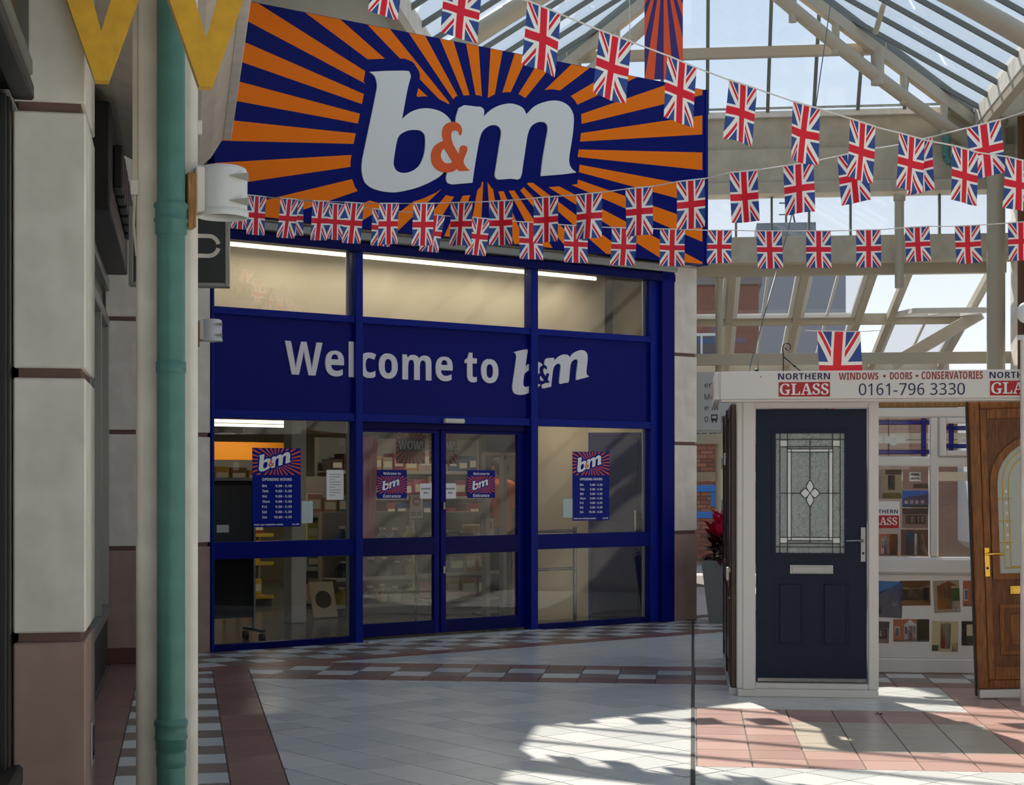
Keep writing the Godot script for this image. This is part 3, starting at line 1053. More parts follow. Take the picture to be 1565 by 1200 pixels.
func entrance_poster(p: Vector3, label: String) -> void:
	var o := thing("entrance_poster", label, "poster", "S", p)
	var w := 0.335
	var h := 0.275
	bpart("sheet", V(0, 0, 0), V(w, h, 0.002), M.blue, o, 0.0)
	burst_print(w, 0.05, 0.215, 0.0023, w * 0.235, o)
	var st := sb()
	ink(st, "Welcome to", 0.07, 0.228, 0.265, 0.254, 0.002, true, 0.0008)
	ink(st, "Entrance", 0.07, 0.01, 0.265, 0.04, 0.002, true, 0.0008)
	put("lettering", st.commit(), M.ink_white, o)

# ---------------------------------------------------------------- inside the store, in frame S
func box_of_goods(label: String, called: String, at3: Vector3, size: Vector3, c: Color, group: String, c2 := Color(0.92, 0.9, 0.82)) -> void:
	var o := thing(called, label, "box", "S", at3, 0.0, group)
	bpart("carton", V(0, 0, -size.z), V(size.x, size.y, 0), mat(c, 0.6), o, 0.004)
	bpart("label_print", V(size.x * 0.12, size.y * 0.3, 0), V(size.x * 0.88, size.y * 0.72, 0.0015), mat(c2, 0.6), o, 0.0)

func store_inside() -> void:
	var st := sb()
	box(st, V(-3.2, -0.06, -9), V(7.9, -0.001, -0.02), 0.0)
	# keep the slab inside the shop
	var fl := sb()
	slab(fl, PackedVector2Array([Sp(-3.2, -0.02), Sp(5.7, -0.02), Gp(-0.14, 18.0), Gp(-0.14, 24.1), Gp(-9.5, 24.1)]), -0.002, 0.001)
	var f := struct("floor_shop", fl, M.shop_floor)
	f.transform = Transform3D(Basis(Vector3.RIGHT, deg_to_rad(-90)), Vector3.ZERO)
	# cream sheet hung behind the upper panes, its strip light and return
	st = sb()
	var n := 24
	for i in n:
		for j in 4:
			var g := func(a: int, b: int) -> Vector3:
				var u := 0.0 + 5.3 * a / n
				return V(u, 2.4 + 1.6 * b / 4.0, -0.95 + 0.02 * sin(u * 5.0 + b) + 0.015 * sin(u * 11.0 - b * 2.0))
			st.set_smooth_group(1)
			quad(st, g.call(i, j), g.call(i + 1, j), g.call(i + 1, j + 1), g.call(i, j + 1), V(0, 0, 1))
	lone("dust_sheet", st, mat(rgb(224, 214, 186), 0.7), "creased cream dust sheet hung behind the upper panes above the blue band", "sheet", "S")
	st = sb()
	box(st, V(-0.3, 3.86, -1.0), V(5.6, 3.9, -0.05), 0.0)
	box(st, V(-0.3, 2.36, -1.0), V(5.6, 2.40, -0.05), 0.0)
	struct("trim_2", st, M.shop_wall, "S")
	st = sb()
	box(st, V(-0.3, 2.4, -1.0), V(-0.26, 3.9, -0.05), 0.0)
	box(st, V(5.45, 2.4, -1.0), V(5.5, 3.9, -0.08), 0.0)
	struct("wall_bulkhead", st, M.shop_wall, "S")
	strip("thin warm strip light behind the upper panes of the store front", V(0.35, 3.68, -0.6), V(4.87, 3.69, -0.6), 0.9)
	# ceiling lights in the depth of the shop
	strip("warm ceiling strip light deep in the shop left of the hanging WOW signs", V(1.7, 2.17, -3.6), V(2.8, 2.17, -3.6), 0.5)
	strip("warm ceiling strip light in the shop above the shelves of cartons", V(3.3, 2.24, -6.6), V(4.6, 2.24, -6.6), 0.7)
	strip("warm ceiling strip light in the shop behind the sliding doors", V(4.4, 2.95, -3.4), V(6.2, 2.95, -3.4), 1.4)
	strip("warm ceiling strip light over the cream partition behind the right window", V(4.2, 2.3, -0.45), V(5.0, 2.3, -0.45), 0.13)
	# partition with its blue door, behind the right window
	st = sb()
	box(st, V(4.22, 0, -0.93), V(4.98, 2.36, -0.86), 0.0)
	box(st, V(0, 2.03, -0.07), V(0.6, 2.36, 0), 0.0, Transform3D(Basis(Vector3.UP, deg_to_rad(-40.0)), V(4.98, 0, -0.86)))
	struct("wall_partition", st, mat(rgb(216, 200, 164), 0.7), "S")
	var d := Node3D.new()
	d.name = "door_1"
	add_child(d)
	d.transform = FR["S"] * Transform3D(Basis(Vector3.UP, deg_to_rad(-40.0)), V(4.98, 0, -0.86))
	d.set_meta("kind", "structure")
	bpart("leaf", V(0.03, 0.0, -0.06), V(0.55, 2.0, -0.015), M.navy2, d, 0.01)
	bpart("frame", V(0.0, 0.0, -0.07), V(0.03, 2.03, 0.0), M.navy, d)
	bpart("frame", V(0.55, 0.0, -0.07), V(0.58, 2.03, 0.0), M.navy, d)
	bpart("frame", V(0.03, 2.0, -0.07), V(0.55, 2.03, 0.0), M.navy, d)
	bpart("door_handle", V(0.50, 0.92, -0.015), V(0.525, 1.18, 0.012), M.chrome, d, 0.008)
	# chrome barrier behind the right window
	var b := thing("handrail_barrier", "chrome tube handrail with two rails behind the right window", "railing", "S", V(3.72, 0, -0.5))
	st = sb()
	rod(st, V(0, 0.97, 0), V(0.78, 0.97, 0), 0.018)
	part("top_rail", st, M.chrome, b)
	st = sb()
	rod(st, V(0, 0.57, 0), V(0.78, 0.57, 0), 0.016)
	part("lower_rail", st, M.chrome, b)
	for u in [0.0, 0.78]:
		st = sb()
		rod(st, V(u, 0.01, 0), V(u, 1.01, 0), 0.02)
		part("post", st, M.chrome, b)
		st = sb()
		rod(st, V(u, 0, 0), V(u, 0.015, 0), 0.07, 0.07, 16)
		part("foot", st, M.chrome, b)
	# rolling dark board behind the left window
	var r := thing("rolling_board", "dark display board on castors behind the left window beside the pier", "board", "S", V(0.38, 0, -0.75), -4.0)
	bpart("panel", V(0, 0.22, -0.02), V(0.42, 1.50, 0.02), mat(rgb(18, 20, 22), 0.12), r, 0.004)
	bpart("upper_glass", V(0.02, 0.9, 0.02), V(0.40, 1.46, 0.024), mat(rgb(70, 76, 78), 0.1), r, 0.0)
	for x in [[-0.02, 0.0], [0.42, 0.44]]:
		bpart("side_frame", V(x[0], 0.12, -0.025), V(x[1], 1.53, 0.025), M.alu, r)
	bpart("top_frame", V(0, 1.50, -0.025), V(0.42, 1.53, 0.025), M.alu, r)
	bpart("small_card", V(0.05, 1.02, 0.025), V(0.17, 1.09, 0.028), M.paper, r, 0.0)
	bpart("foot_bar", V(0.41, 0.09, -0.22), V(0.45, 0.12, 0.22), M.dark, r)
	for z in [-0.19, 0.19]:
		st = sb()
		rod(st, V(0.41, 0.04, z), V(0.45, 0.04, z), 0.04, 0.04, 14)
		part("castor", st, M.black, r)
	# white square column and a leaning card
	st = sb()
	box(st, V(-0.09, 0.0, -0.09), V(0.09, 3.9, 0.09), 0.01)
	lone("column", st, mat(rgb(206, 204, 192), 0.3), "slim glossy cream column inside the shop behind the left window", "column", "S", V(2.07, 0, -2.2))
	var cd := thing("floor_card", "beige card with a dark disc leaning on the shop floor behind the left window", "card", "S", V(2.59, 0.01, -2.45))
	st = sb()
	box(st, V(-0.15, 0, -0.008), V(0.15, 0.40, 0.008), 0.003, Transform3D(Basis(Vector3.RIGHT, -0.30), Vector3.ZERO))
	part("board", st, mat(rgb(206, 196, 164), 0.6), cd)
	st = sb()
	rod(st, Basis(Vector3.RIGHT, -0.30) * V(0, 0.2, 0.007), Basis(Vector3.RIGHT, -0.30) * V(0, 0.2, 0.010), 0.10, 0.10, 24)
	part("disc_print", st, mat(rgb(84, 76, 66), 0.6), cd)
	# shelves of goods
	shelves("tall grey shelf unit of cartons under the orange banner behind the left window", V(1.75, 0, -4.4), 1.25, [0.12, 0.52, 0.86, 1.14, 1.42], 0)
	shelves("grey shelf unit of pale cartons behind the white notice", V(2.98, 0, -3.6), 0.72, [0.10, 0.48, 0.80, 1.10], 1)
	shelves("low shelf unit of dark bottles behind the left sliding door", V(2.75, 0, -2.5), 1.2, [0.12, 0.42, 0.70], 2)
	shelves("far shelf unit of mixed packets behind the right sliding door", V(4.12, 0, -2.7), 1.0, [0.12, 0.42, 0.68], 3)
	shelves("tall rear shelf unit of bright packets at the back of the shop behind the doors", V(4.3, 0, -5.3), 2.6, [0.15, 0.55, 0.92, 1.28, 1.62], 4)
	st = sb()
	for i in 16:
		for j in 6:
			var g2 := func(a: int, b: int) -> Vector3: return V(2.14 + 0.22 * a / 16.0, 0.75 + 1.2 * b / 6.0, -1.1 + 0.03 * sin(a * 1.3) + 0.01 * b)
			st.set_smooth_group(1)
			quad(st, g2.call(i, j), g2.call(i + 1, j), g2.call(i + 1, j + 1), g2.call(i, j + 1), V(0, 0, 1))
	lone("pink_cloth", st, mat(rgb(196, 110, 130), 0.8), "folded pink cloth hanging just inside the left sliding door", "cloth", "S")
	st = sb()
	rod(st, V(2.10, 1.955, -1.08), V(2.40, 1.955, -1.08), 0.012)
	rod(st, V(2.14, 1.955, -1.08), V(2.14, 2.36, -0.98), 0.006)
	rod(st, V(2.36, 1.955, -1.08), V(2.36, 2.36, -0.98), 0.006)
	lone("cloth_rail", st, M.chrome, "short hanging rail that carries the pink cloth inside the left sliding door", "rail", "S")
	var bn := thing("shelf_banner", "plain orange banner with DO lettering over the shelves behind the left window", "sign", "S", V(1.8, 1.74, -4.05))
	bpart("board", V(0, 0, 0), V(1.15, 0.21, 0.02), mat(rgb(226, 142, 20), 0.5), bn, 0.003)
	words(bn, "DO", 0.72, 0.04, 0.88, 0.14, 0.02, M.ink_dark, true, "lettering", 0.002)
	# WOW signs hung in the shop
	for k in 2:
		var w := thing("wow_sign", ["square WOW sunburst sign hung on the left of the pair inside the shop", "square WOW sunburst sign hung on the right of the pair, split by the door stile"][k], "sign", "S", V([3.78, 4.24][k], 1.70, -2.9), 0.0, "WOW signs inside the shop")
		bpart("board", V(0, 0, 0), V(0.40, 0.44, 0.006), mat(rgb(58, 16, 40), 0.5), w, 0.001)
		var q := sb()
		for i in 24:
			var a := TAU * i / 24.0
			var bb := a + TAU / 48.0
			for pc in Geometry2D.intersect_polygons(PackedVector2Array([Vector2(0.2, 0.22), Vector2(0.2, 0.22) + Vector2(cos(a), sin(a)), Vector2(0.2, 0.22) + Vector2(cos(bb), sin(bb))]), rect(0, 0, 0.40, 0.44)):
				for r2 in Geometry2D.clip_polygons(pc, rect(0.03, 0.14, 0.37, 0.29)):
					if not Geometry2D.is_polygon_clockwise(r2): fill(q, r2, 0.0068, V(0, 0, 1))
		part("ray_print", q, mat(rgb(226, 84, 36), 0.5), w)
		words(w, "WOW!", 0.035, 0.165, 0.37, 0.265, 0.006, M.ink_white, true, "lettering", 0.002)
		q = sb()
		rod(q, V(0.05, 0.44, 0), V(0.05, 2.32, 0), 0.003)
		rod(q, V(0.35, 0.44, 0), V(0.35, 2.32, 0), 0.003)
		part("cord", q, M.dark, w)
	# price boards on stands
	for k in 2:
		var w := thing("price_stand", ["upright price board reading £1.99 on a stand behind the left sliding door", "low white price board on a stand behind the right sliding door"][k], "sign", "S", V([3.5, 4.26][k], 0, [-2.2, -1.9][k]))
		var y0: float = [1.07, 0.80][k]
		bpart("board", V(0, y0, 0), V(0.20, y0 + 0.29, 0.008), M.ink_dark, w, 0.004)
		bpart("sheet", V(0.012, y0 + 0.012, 0.008), V(0.188, y0 + 0.278, 0.0095), mat(rgb(214, 206, 200), 0.6), w, 0.0)
		var q := sb()
		rod(q, V(0.10, y0 + 0.20, 0.0095), V(0.10, y0 + 0.20, 0.011), 0.055, 0.055, 20)
		part("disc_print", q, mat(rgb(150, 60, 60), 0.6), w)
		words(w, "WOW", 0.062, y0 + 0.19, 0.138, y0 + 0.212, 0.011, M.ink_white, true, "lettering", 0.001)
		if k == 0: words(w, "£1.99", 0.035, y0 + 0.035, 0.165, y0 + 0.085, 0.0095, M.ink_dark, true, "lettering", 0.001)
		bpart("stem", V(0.09, 0.02, -0.012), V(0.11, y0, 0.004), M.dark, w)
		bpart("foot", V(-0.03, 0.0, -0.12), V(0.23, 0.02, 0.12), M.dark, w)
	# inner lobby frame seen through the right sliding door
	var lb := thing("lobby_frame", "dark blue inner lobby frame seen through the right sliding door", "frame", "S", V(4.03, 0, -1.55))
	bpart("head", V(0.0, 1.82, 0), V(0.8, 2.3, 0.1), M.navy2, lb)
	bpart("light_strip", V(0.0, 1.78, 0.02), V(0.8, 1.81, 0.1), mat(rgb(210, 206, 190), 0.5), lb)
	bpart("post", V(0.0, 0, 0), V(0.06, 1.80, 0.08), M.alu, lb)
	bpart("post", V(0.24, 0, 0), V(0.29, 1.80, 0.08), M.alu, lb)
	shopper()

func strip(label: String, a: Vector3, b: Vector3, e: float) -> void:
	var o := thing("strip_light", label, "light", "S", (a + b) / 2, rad_to_deg(atan2(-(b.z - a.z), b.x - a.x)))
	var L := a.distance_to(b)
	var st := sb()
	rod(st, V(-L / 2, 0, 0), V(L / 2, 0, 0), 0.018, 0.018, 12)
	part("tube", st, M.tube, o)
	bpart("housing", V(-L / 2, 0.02, -0.03), V(L / 2, 0.05, 0.03), M.white, o)
	var top := (3.86 if a.z > -1.0 and a.y > 2.4 else (2.36 if a.z > -1.0 else 4.01)) - a.y
	for x in [-L * 0.4, L * 0.4]:
		bpart("drop_rod", V(x - 0.006, 0.05, -0.006), V(x + 0.006, top, 0.006), M.alu, o, 0.0)
	var l := AreaLight3D.new()
	l.name = "lamp"
	l.area_size = Vector2(L, 0.06)
	l.light_color = rgb(255, 243, 220)
	l.light_energy = e
	l.shadow_enabled = true
	l.position = V(0, -0.022, 0)
	l.rotation_degrees = V(-90, 0, 0)
	o.add_child(l)

func shelves(label: String, p: Vector3, w: float, hs: Array, kind: int) -> void:
	var o := thing("shelf_unit", label, "shelves", "S", p)
	bpart("back_panel", V(0, 0.02, -0.40), V(w, hs[-1] + 0.45, -0.37), mat(rgb(150, 148, 138), 0.6), o)
	for x in [0.0, w - 0.03]:
		bpart("upright", V(x, 0, -0.37), V(x + 0.03, hs[-1] + 0.45, -0.33), M.steel, o)
	bpart("plinth", V(0, 0, -0.36), V(w, hs[0] - 0.01, -0.04), mat(rgb(110, 108, 100), 0.6), o)
	var cols := [[rgb(150, 110, 70), rgb(196, 150, 60), rgb(170, 90, 60), rgb(190, 180, 150), rgb(140, 60, 50), rgb(206, 170, 40)], [rgb(206, 170, 160), rgb(190, 186, 110), rgb(180, 140, 110), rgb(110, 140, 140), rgb(210, 196, 180), rgb(196, 150, 140)], [rgb(60, 74, 100), rgb(80, 60, 90), rgb(44, 52, 60), rgb(150, 140, 50), rgb(60, 90, 110), rgb(90, 96, 110)], [rgb(150, 60, 50), rgb(110, 120, 140), rgb(180, 160, 110), rgb(70, 60, 60), rgb(170, 120, 60), rgb(120, 40, 60)]]
	cols.append([rgb(170, 60, 90), rgb(60, 90, 130), rgb(200, 150, 60), rgb(90, 60, 50), rgb(190, 170, 150), rgb(150, 40, 40)])
	var cn := [["brown", "amber", "rust", "cream", "maroon", "yellow"], ["pink", "olive", "tan", "teal", "pale", "rose"], ["navy", "purple", "charcoal", "mustard", "steel blue", "grey"], ["red", "slate", "sand", "black", "ochre", "plum"], ["pink", "blue", "amber", "brown", "beige", "crimson"]]
	var where: String = ["under the orange banner", "behind the white notice", "behind the left sliding door", "behind the right sliding door", "of the tall rear unit"][kind]
	for k in hs.size():
		bpart("shelf", V(0, hs[k] - 0.012, -0.37), V(w, hs[k], 0), M.steel, o)
		bpart("price_rail", V(0, hs[k] - 0.03, 0), V(w, hs[k] + 0.012, 0.006), mat(rgb(206, 176, 60) if kind == 0 else rgb(180, 180, 172), 0.5), o)
		var x := 0.04
		var i := 0
		var n := 0
		while x < w - 0.16:
			var bw := rng.randf_range(0.13, 0.24)
			if x + bw > w - 0.04: break
			var top: float = (hs[k + 1] - hs[k] - 0.06) if k < hs.size() - 1 else 0.3
			var bh := minf(top, rng.randf_range(0.16, 0.30))
			var ci := rng.randi() % 6
			var label2 := "%s %s, %s from the left on the %s shelf %s" % [cn[kind][ci], "bottle" if kind == 2 else "carton", ORD[n], ["lowest", "second", "third", "fourth", "topmost"][k if k < hs.size() - 1 else 4], where]
			if kind == 2:
				var bt := thing("bottle", label2, "bottle", "S", p + V(x + bw / 2, hs[k], -0.12), 0.0, "bottles on the shelf " + where)
				var st := sb()
				var rr := minf(bw * 0.45, 0.08)
				lathe(st, [Vector2(0.0, 0.0), Vector2(rr, 0.0), Vector2(rr, bh * 0.6), Vector2(rr * 0.4, bh * 0.8), Vector2(rr * 0.38, bh * 0.92)], Vector3.ZERO, 12)
				part("glass", st, mat(cols[kind][ci], 0.15), bt)
				st = sb()
				lathe(st, [Vector2(rr * 0.45, bh * 0.9), Vector2(rr * 0.45, bh), Vector2(0, bh)], Vector3.ZERO, 12)
				part("cap", st, M.white, bt)
				x += rr * 2 + 0.02
			else:
				box_of_goods(label2, "goods_carton", p + V(x, hs[k], -0.02), V(bw, bh, 0.26), cols[kind][ci], "goods on the shelf " + where)
				x += bw + 0.015
			i += 1
			n = mini(n + 1, 19)

# tapered capsules joined smoothly and meshed: a person's body in one surface
func blob(bones: Array, cellsize: float, k: float) -> SurfaceTool:
	var lo := Vector3(1e9, 1e9, 1e9)
	var hi := -lo
	for b in bones:
		lo = lo.min(b[0] - V(b[2], b[2], b[2]) * 1.3).min(b[1] - V(b[3], b[3], b[3]) * 1.3)
		hi = hi.max(b[0] + V(b[2], b[2], b[2]) * 1.3).max(b[1] + V(b[3], b[3], b[3]) * 1.3)
	var nx := int((hi.x - lo.x) / cellsize) + 3
	var ny := int((hi.y - lo.y) / cellsize) + 3
	var nz := int((hi.z - lo.z) / cellsize) + 3
	var f := PackedFloat32Array()
	f.resize(nx * ny * nz)
	f.fill(1.0)
	for z in nz:
		for y in ny:
			for x in nx:
				var p := lo + V(x - 1, y - 1, z - 1) * cellsize
				var d := 1.0
				for b in bones:
					var a: Vector3 = b[0]
					var ba: Vector3 = b[1] - a
					var t := clampf((p - a).dot(ba) / maxf(ba.length_squared(), 1e-6), 0.0, 1.0)
					var q := p - a - ba * t
					q.z *= b[4] if b.size() > 4 else 1.0
					var e := q.length() - lerpf(b[2], b[3], t)
					var h := maxf(k - absf(d - e), 0.0) / k
					d = minf(d, e) - h * h * k * 0.25
				f[x + nx * (y + ny * z)] = d
	var st := sb(true)
	var vid := {}
	var pos := {}
	for z in nz - 1:
		for y in ny - 1:
			for x in nx - 1:
				var s := Vector3.ZERO
				var c := 0
				for e in 12:
					var ax := e / 4
					var i := e % 4
					var o0 := Vector3i.ZERO
					o0[(ax + 1) % 3] = i % 2
					o0[(ax + 2) % 3] = i / 2
					var o1 := o0
					o1[ax] = 1
					var f0 := f[x + o0.x + nx * (y + o0.y + ny * (z + o0.z))]
					var f1 := f[x + o1.x + nx * (y + o1.y + ny * (z + o1.z))]
					if (f0 < 0.0) != (f1 < 0.0):
						s += Vector3(o0).lerp(Vector3(o1), f0 / (f0 - f1))
						c += 1
				if c > 0: pos[Vector3i(x, y, z)] = lo + (V(x - 1, y - 1, z - 1) + s / c) * cellsize
	for key in pos:
		for ax in 3:
			var o1: Vector3i = key
			o1[ax] += 1
			if o1.x >= nx or o1.y >= ny or o1.z >= nz: continue
			var f0 := f[key.x + nx * (key.y + ny * key.z)]
			var f1 := f[o1.x + nx * (o1.y + ny * o1.z)]
			if (f0 < 0.0) == (f1 < 0.0): continue
			var u := Vector3i.ZERO
			var w := Vector3i.ZERO
			u[(ax + 1) % 3] = 1
			w[(ax + 2) % 3] = 1
			var ks := [key, key - u, key - u - w, key - w]
			var ok := true
			for q in ks: ok = ok and pos.has(q)
			if not ok: continue
			var out := Vector3.ZERO
			out[ax] = 1.0 if f0 < 0.0 else -1.0
			quad(st, pos[ks[0]], pos[ks[1]], pos[ks[2]], pos[ks[3]], out)
	return st

func shopper() -> void:
	var o := thing("person", "person in an orange T-shirt and dark trousers seen from behind inside the shop", "person", "S", V(5.42, 0, -3.1), 12.0)
	var sh := 1.42
	# seen from behind: facing -z, weight on both feet, arms bent forward over the counter
	var skin := mat(rgb(150, 108, 88), 0.55)
	var body := [
		[V(0, 0.98, 0), V(0, 1.36, 0), 0.13, 0.14, 1.3], [V(0, 1.36, 0), V(0, 1.52, -0.01), 0.075, 0.058], [V(0, 1.60, -0.02), V(0, 1.66, -0.03), 0.082, 0.092],
		[V(-0.17, sh, 0), V(-0.23, 1.14, 0.02), 0.055, 0.042], [V(-0.23, 1.14, 0.02), V(-0.2, 0.98, -0.2), 0.042, 0.03],
		[V(0.17, sh, 0), V(0.25, 1.13, 0.03), 0.055, 0.042], [V(0.25, 1.13, 0.03), V(0.24, 0.9, -0.06), 0.042, 0.03],
		[V(0.24, 0.9, -0.06), V(0.235, 0.83, -0.08), 0.032, 0.026], [V(-0.2, 0.98, -0.2), V(-0.195, 0.94, -0.27), 0.032, 0.026],
		[V(0.05, 0.95, 0), V(0.10, 0.5, 0.0), 0.09, 0.06], [V(0.10, 0.5, 0), V(0.11, 0.09, 0.02), 0.06, 0.04], [V(-0.05, 0.95, 0), V(-0.10, 0.5, 0.0), 0.09, 0.06], [V(-0.10, 0.5, 0), V(-0.11, 0.09, 0.02), 0.06, 0.04]]
	for s in [-1.0, 1.0]:
		var w := V(0.235, 0.83, -0.08) if s > 0 else V(-0.195, 0.94, -0.27)
		for k in 4:
			var dx := (k - 1.5) * 0.02
			body.append([w + V(0.0, 0, dx), w + V(0.004 * s, -0.045 - 0.008 * (1.5 - absf(k - 1.5)), dx), 0.010, 0.009])
			body.append([w + V(0.004 * s, -0.045 - 0.008 * (1.5 - absf(k - 1.5)), dx), w + V(-0.012 * s, -0.082, dx * 1.05), 0.009, 0.008])
		body.append([w + V(-0.005 * s, 0.01, -0.03), w + V(-0.022 * s, -0.04, -0.045), 0.010, 0.008])
		body.append([V(s * 0.085, 1.62, -0.02), V(s * 0.09, 1.655, -0.015), 0.016, 0.02])
	body.append([V(0, 1.615, -0.118), V(0, 1.595, -0.128), 0.012, 0.014])
	var b := blob(body, 0.014, 0.03)
	part("body", b, skin, o)
	var shirt := blob([[V(0, 0.92, 0), V(0, 1.34, 0), 0.165, 0.165, 1.25], [V(-0.14, sh, 0), V(0.14, sh, 0), 0.085, 0.085, 1.1], [V(0, 1.44, 0), V(0, 1.46, 0), 0.07, 0.07], [V(-0.17, sh - 0.01, 0), V(-0.225, 1.22, 0.015), 0.078, 0.07], [V(0.17, sh - 0.01, 0), V(0.235, 1.22, 0.02), 0.078, 0.07]], 0.018, 0.06)
	part("t_shirt", shirt, mat(rgb(250, 112, 10), 0.75), o)
	var tro := blob([[V(0, 0.96, 0), V(0, 0.88, 0), 0.15, 0.155, 1.2], [V(0.08, 0.88, 0), V(0.10, 0.5, 0.0), 0.105, 0.08], [V(0.10, 0.5, 0), V(0.11, 0.07, 0.02), 0.08, 0.065], [V(-0.08, 0.88, 0), V(-0.10, 0.5, 0.0), 0.105, 0.08], [V(-0.10, 0.5, 0), V(-0.11, 0.07, 0.02), 0.08, 0.065]], 0.018, 0.03)
	part("trousers", tro, mat(rgb(30, 32, 40), 0.8), o)
	var hair := blob([[V(0, 1.665, 0.0), V(0, 1.70, -0.03), 0.098, 0.092], [V(0, 1.60, 0.03), V(0, 1.66, 0.02), 0.07, 0.09]], 0.012, 0.03)
	part("hair", hair, mat(rgb(34, 26, 22), 0.7), o)
	for s in [-1.0, 1.0]:
		var q := blob([[V(s * 0.11, 0.045, 0.04), V(s * 0.115, 0.04, -0.14), 0.045, 0.04]], 0.012, 0.02)
		part("shoe", q, M.black, o)

# ---------------------------------------------------------------- the shop row on the left, in frame L (x = a, z = -b)
func L3(a: float, h: float, b: float) -> Vector3: return Vector3(a, h, -b)

func left_row() -> void:
	# back wall of the row, with the far end wall
	var st := sb()
	box(st, L3(-0.86, -0.1, 14.2), L3(-0.72, 4.6, 3.0), 0.0)
	box(st, L3(-6.0, -0.1, 3.1), L3(-0.86, 4.6, 3.0), 0.0)
	struct("wall_left", st, M.cream2, "L")
	pier("end", L3(-0.62, 0, 14.0), L3(0.02, 4.4, 13.78), "L", [0.945, 1.90, 2.83])
	st = sb()
	box(st, L3(-0.62, 0.0, 13.78), L3(0.02, 0.13, 13.765), 0.003)
	struct("baseboard_end", st, mat(rgb(88, 48, 40), 0.5), "L")
	pier("near", L3(-0.60, 0, 6.76), L3(-0.345, 4.4, 6.14), "L", [0.931, 1.891, 2.856])
	# small latch plate on the near pier
	var k := thing("latch_plate", "small metal latch plate low on the near cream pier", "latch", "L", L3(-0.345, 0.41, 6.5), 90.0)
	bpart("plate", V(-0.08, 0, 0), V(0.08, 0.17, 0.008), M.alu, k)
	bpart("recess", V(-0.055, 0.025, 0.008), V(0.055, 0.145, 0.011), M.dark, k)
	var q := sb()
	rod(q, V(-0.06, 0.05, 0), V(-0.06, 0.05, 0.016), 0.008)
	part("knob", q, M.black, k)
	# dark shop front nearest the lens
	var o := thing("dark_shopfront", "black framed shop front at the left edge with a dark projecting fascia", "shop front", "L")
	bpart("frame", L3(-0.66, 0.47, 6.14), L3(-0.603, 2.87, 6.06), M.black, o)
	bpart("frame", L3(-0.655, 0.47, 6.055), L3(-0.612, 2.87, 6.02), M.dark, o)
	bpart("pane", L3(-0.66, 0.47, 6.02), L3(-0.65, 2.87, 3.0), mat(rgb(10, 14, 16), 0.08), o, 0.0)
	bpart("fascia", L3(-0.72, 2.90, 6.10), L3(-0.54, 4.3, 3.0), M.black, o, 0.01)
	bpart("fascia_trim", L3(-0.60, 2.872, 6.13), L3(-0.525, 2.93, 3.0), M.dark, o, 0.008)
	bpart("fascia_trim", L3(-0.60, 2.96, 6.13), L3(-0.53, 3.02, 3.0), M.bar, o, 0.008)
	bpart("sill", L3(-0.70, 0.40, 6.16), L3(-0.565, 0.475, 3.0), M.dark, o, 0.012)
	bpart("stall_riser", L3(-0.70, 0.0, 6.13), L3(-0.62, 0.40, 3.0), M.black, o)
	bpart("sticker", L3(-0.648, 0.48, 5.95), L3(-0.646, 0.62, 5.6), M.yellow, o, 0.0)
	# glazed front between the piers
	o = thing("grey_shopfront", "grey aluminium framed shop window in the recess between the two cream piers", "shop front", "L")
	bpart("stall_riser", L3(-0.66, 0.0, 13.76), L3(-0.60, 0.42, 6.78), M.dark, o)
	bpart("sill", L3(-0.68, 0.42, 13.77), L3(-0.575, 0.50, 6.78), M.alu, o)
	for b in [13.60, 12.4, 10.9, 9.4, 7.9]:
		bpart("mullion", L3(-0.66, 0.50, b + 0.09), L3(-0.585, 2.75, b), M.alu, o)
	bpart("transom", L3(-0.66, 2.75, 13.77), L3(-0.585, 2.83, 6.78), M.alu, o)
	bpart("head", L3(-0.66, 3.05, 13.77), L3(-0.585, 3.14, 6.78), M.alu, o)
	bpart("pane", L3(-0.64, 0.50, 13.7), L3(-0.634, 2.75, 6.8), mat(rgb(74, 82, 80), 0.1), o, 0.0)
	bpart("pane", L3(-0.64, 2.83, 13.7), L3(-0.634, 3.05, 6.8), mat(rgb(84, 88, 84), 0.15), o, 0.0)
	# black fascia sign over it
	o = thing("fascia_box", "long black shop fascia box above the recessed grey window", "sign", "L")
	bpart("box", L3(-0.66, 3.14, 13.4), L3(-0.43, 3.80, 10.2), M.dark, o, 0.01)
	bpart("end_cap", L3(-0.60, 3.16, 10.2), L3(-0.44, 3.78, 10.19), M.black, o)
	for i in 6:
		bpart("letter_block", L3(-0.43, 3.35, 10.9 + 0.4 * i), L3(-0.37, 3.62, 10.6 + 0.4 * i), M.black, o, 0.01)
	# arched canopy over the walk, its edge beam hides the left end of the sign
	o = Node3D.new()
	o.name = "ceiling_walk"
	add_child(o)
	o.transform = FR["L"]
	o.set_meta("kind", "structure")
	var prof := [Vector2(0.285, 3.97), Vector2(0.20, 3.83), Vector2(0.11, 3.75), Vector2(-0.02, 3.71), Vector2(-0.2, 3.72), Vector2(-0.4, 3.82), Vector2(-0.9, 4.15)]
	var outline := PackedVector2Array()
	for p in prof: outline.append(p)
	outline.append_array(PackedVector2Array([Vector2(-0.9, 4.6), Vector2(0.285, 4.6)]))
	var s2 := sb()
	slab(s2, outline, -12.0, -5.2)
	part("arched_soffit", s2, M.cream2, o)
	bpart("edge_beam", L3(0.285, 3.965, 12.0), L3(0.345, 4.6, 5.2), M.cream, o, 0.004)
	# free-standing column
	var c := thing("column", "cream square column in front of the store with a teal downpipe on its face", "column", "L", L3(-0.061, 0, 6.80))
	st = sb()
	var oc := PackedVector2Array()
	for i in 24:
		var a := TAU * i / 24.0 + TAU / 48.0
		oc.append(Vector2(signf(cos(a)) * 0.087 + cos(a) * 0.035, signf(sin(a)) * 0.087 + sin(a) * 0.035))
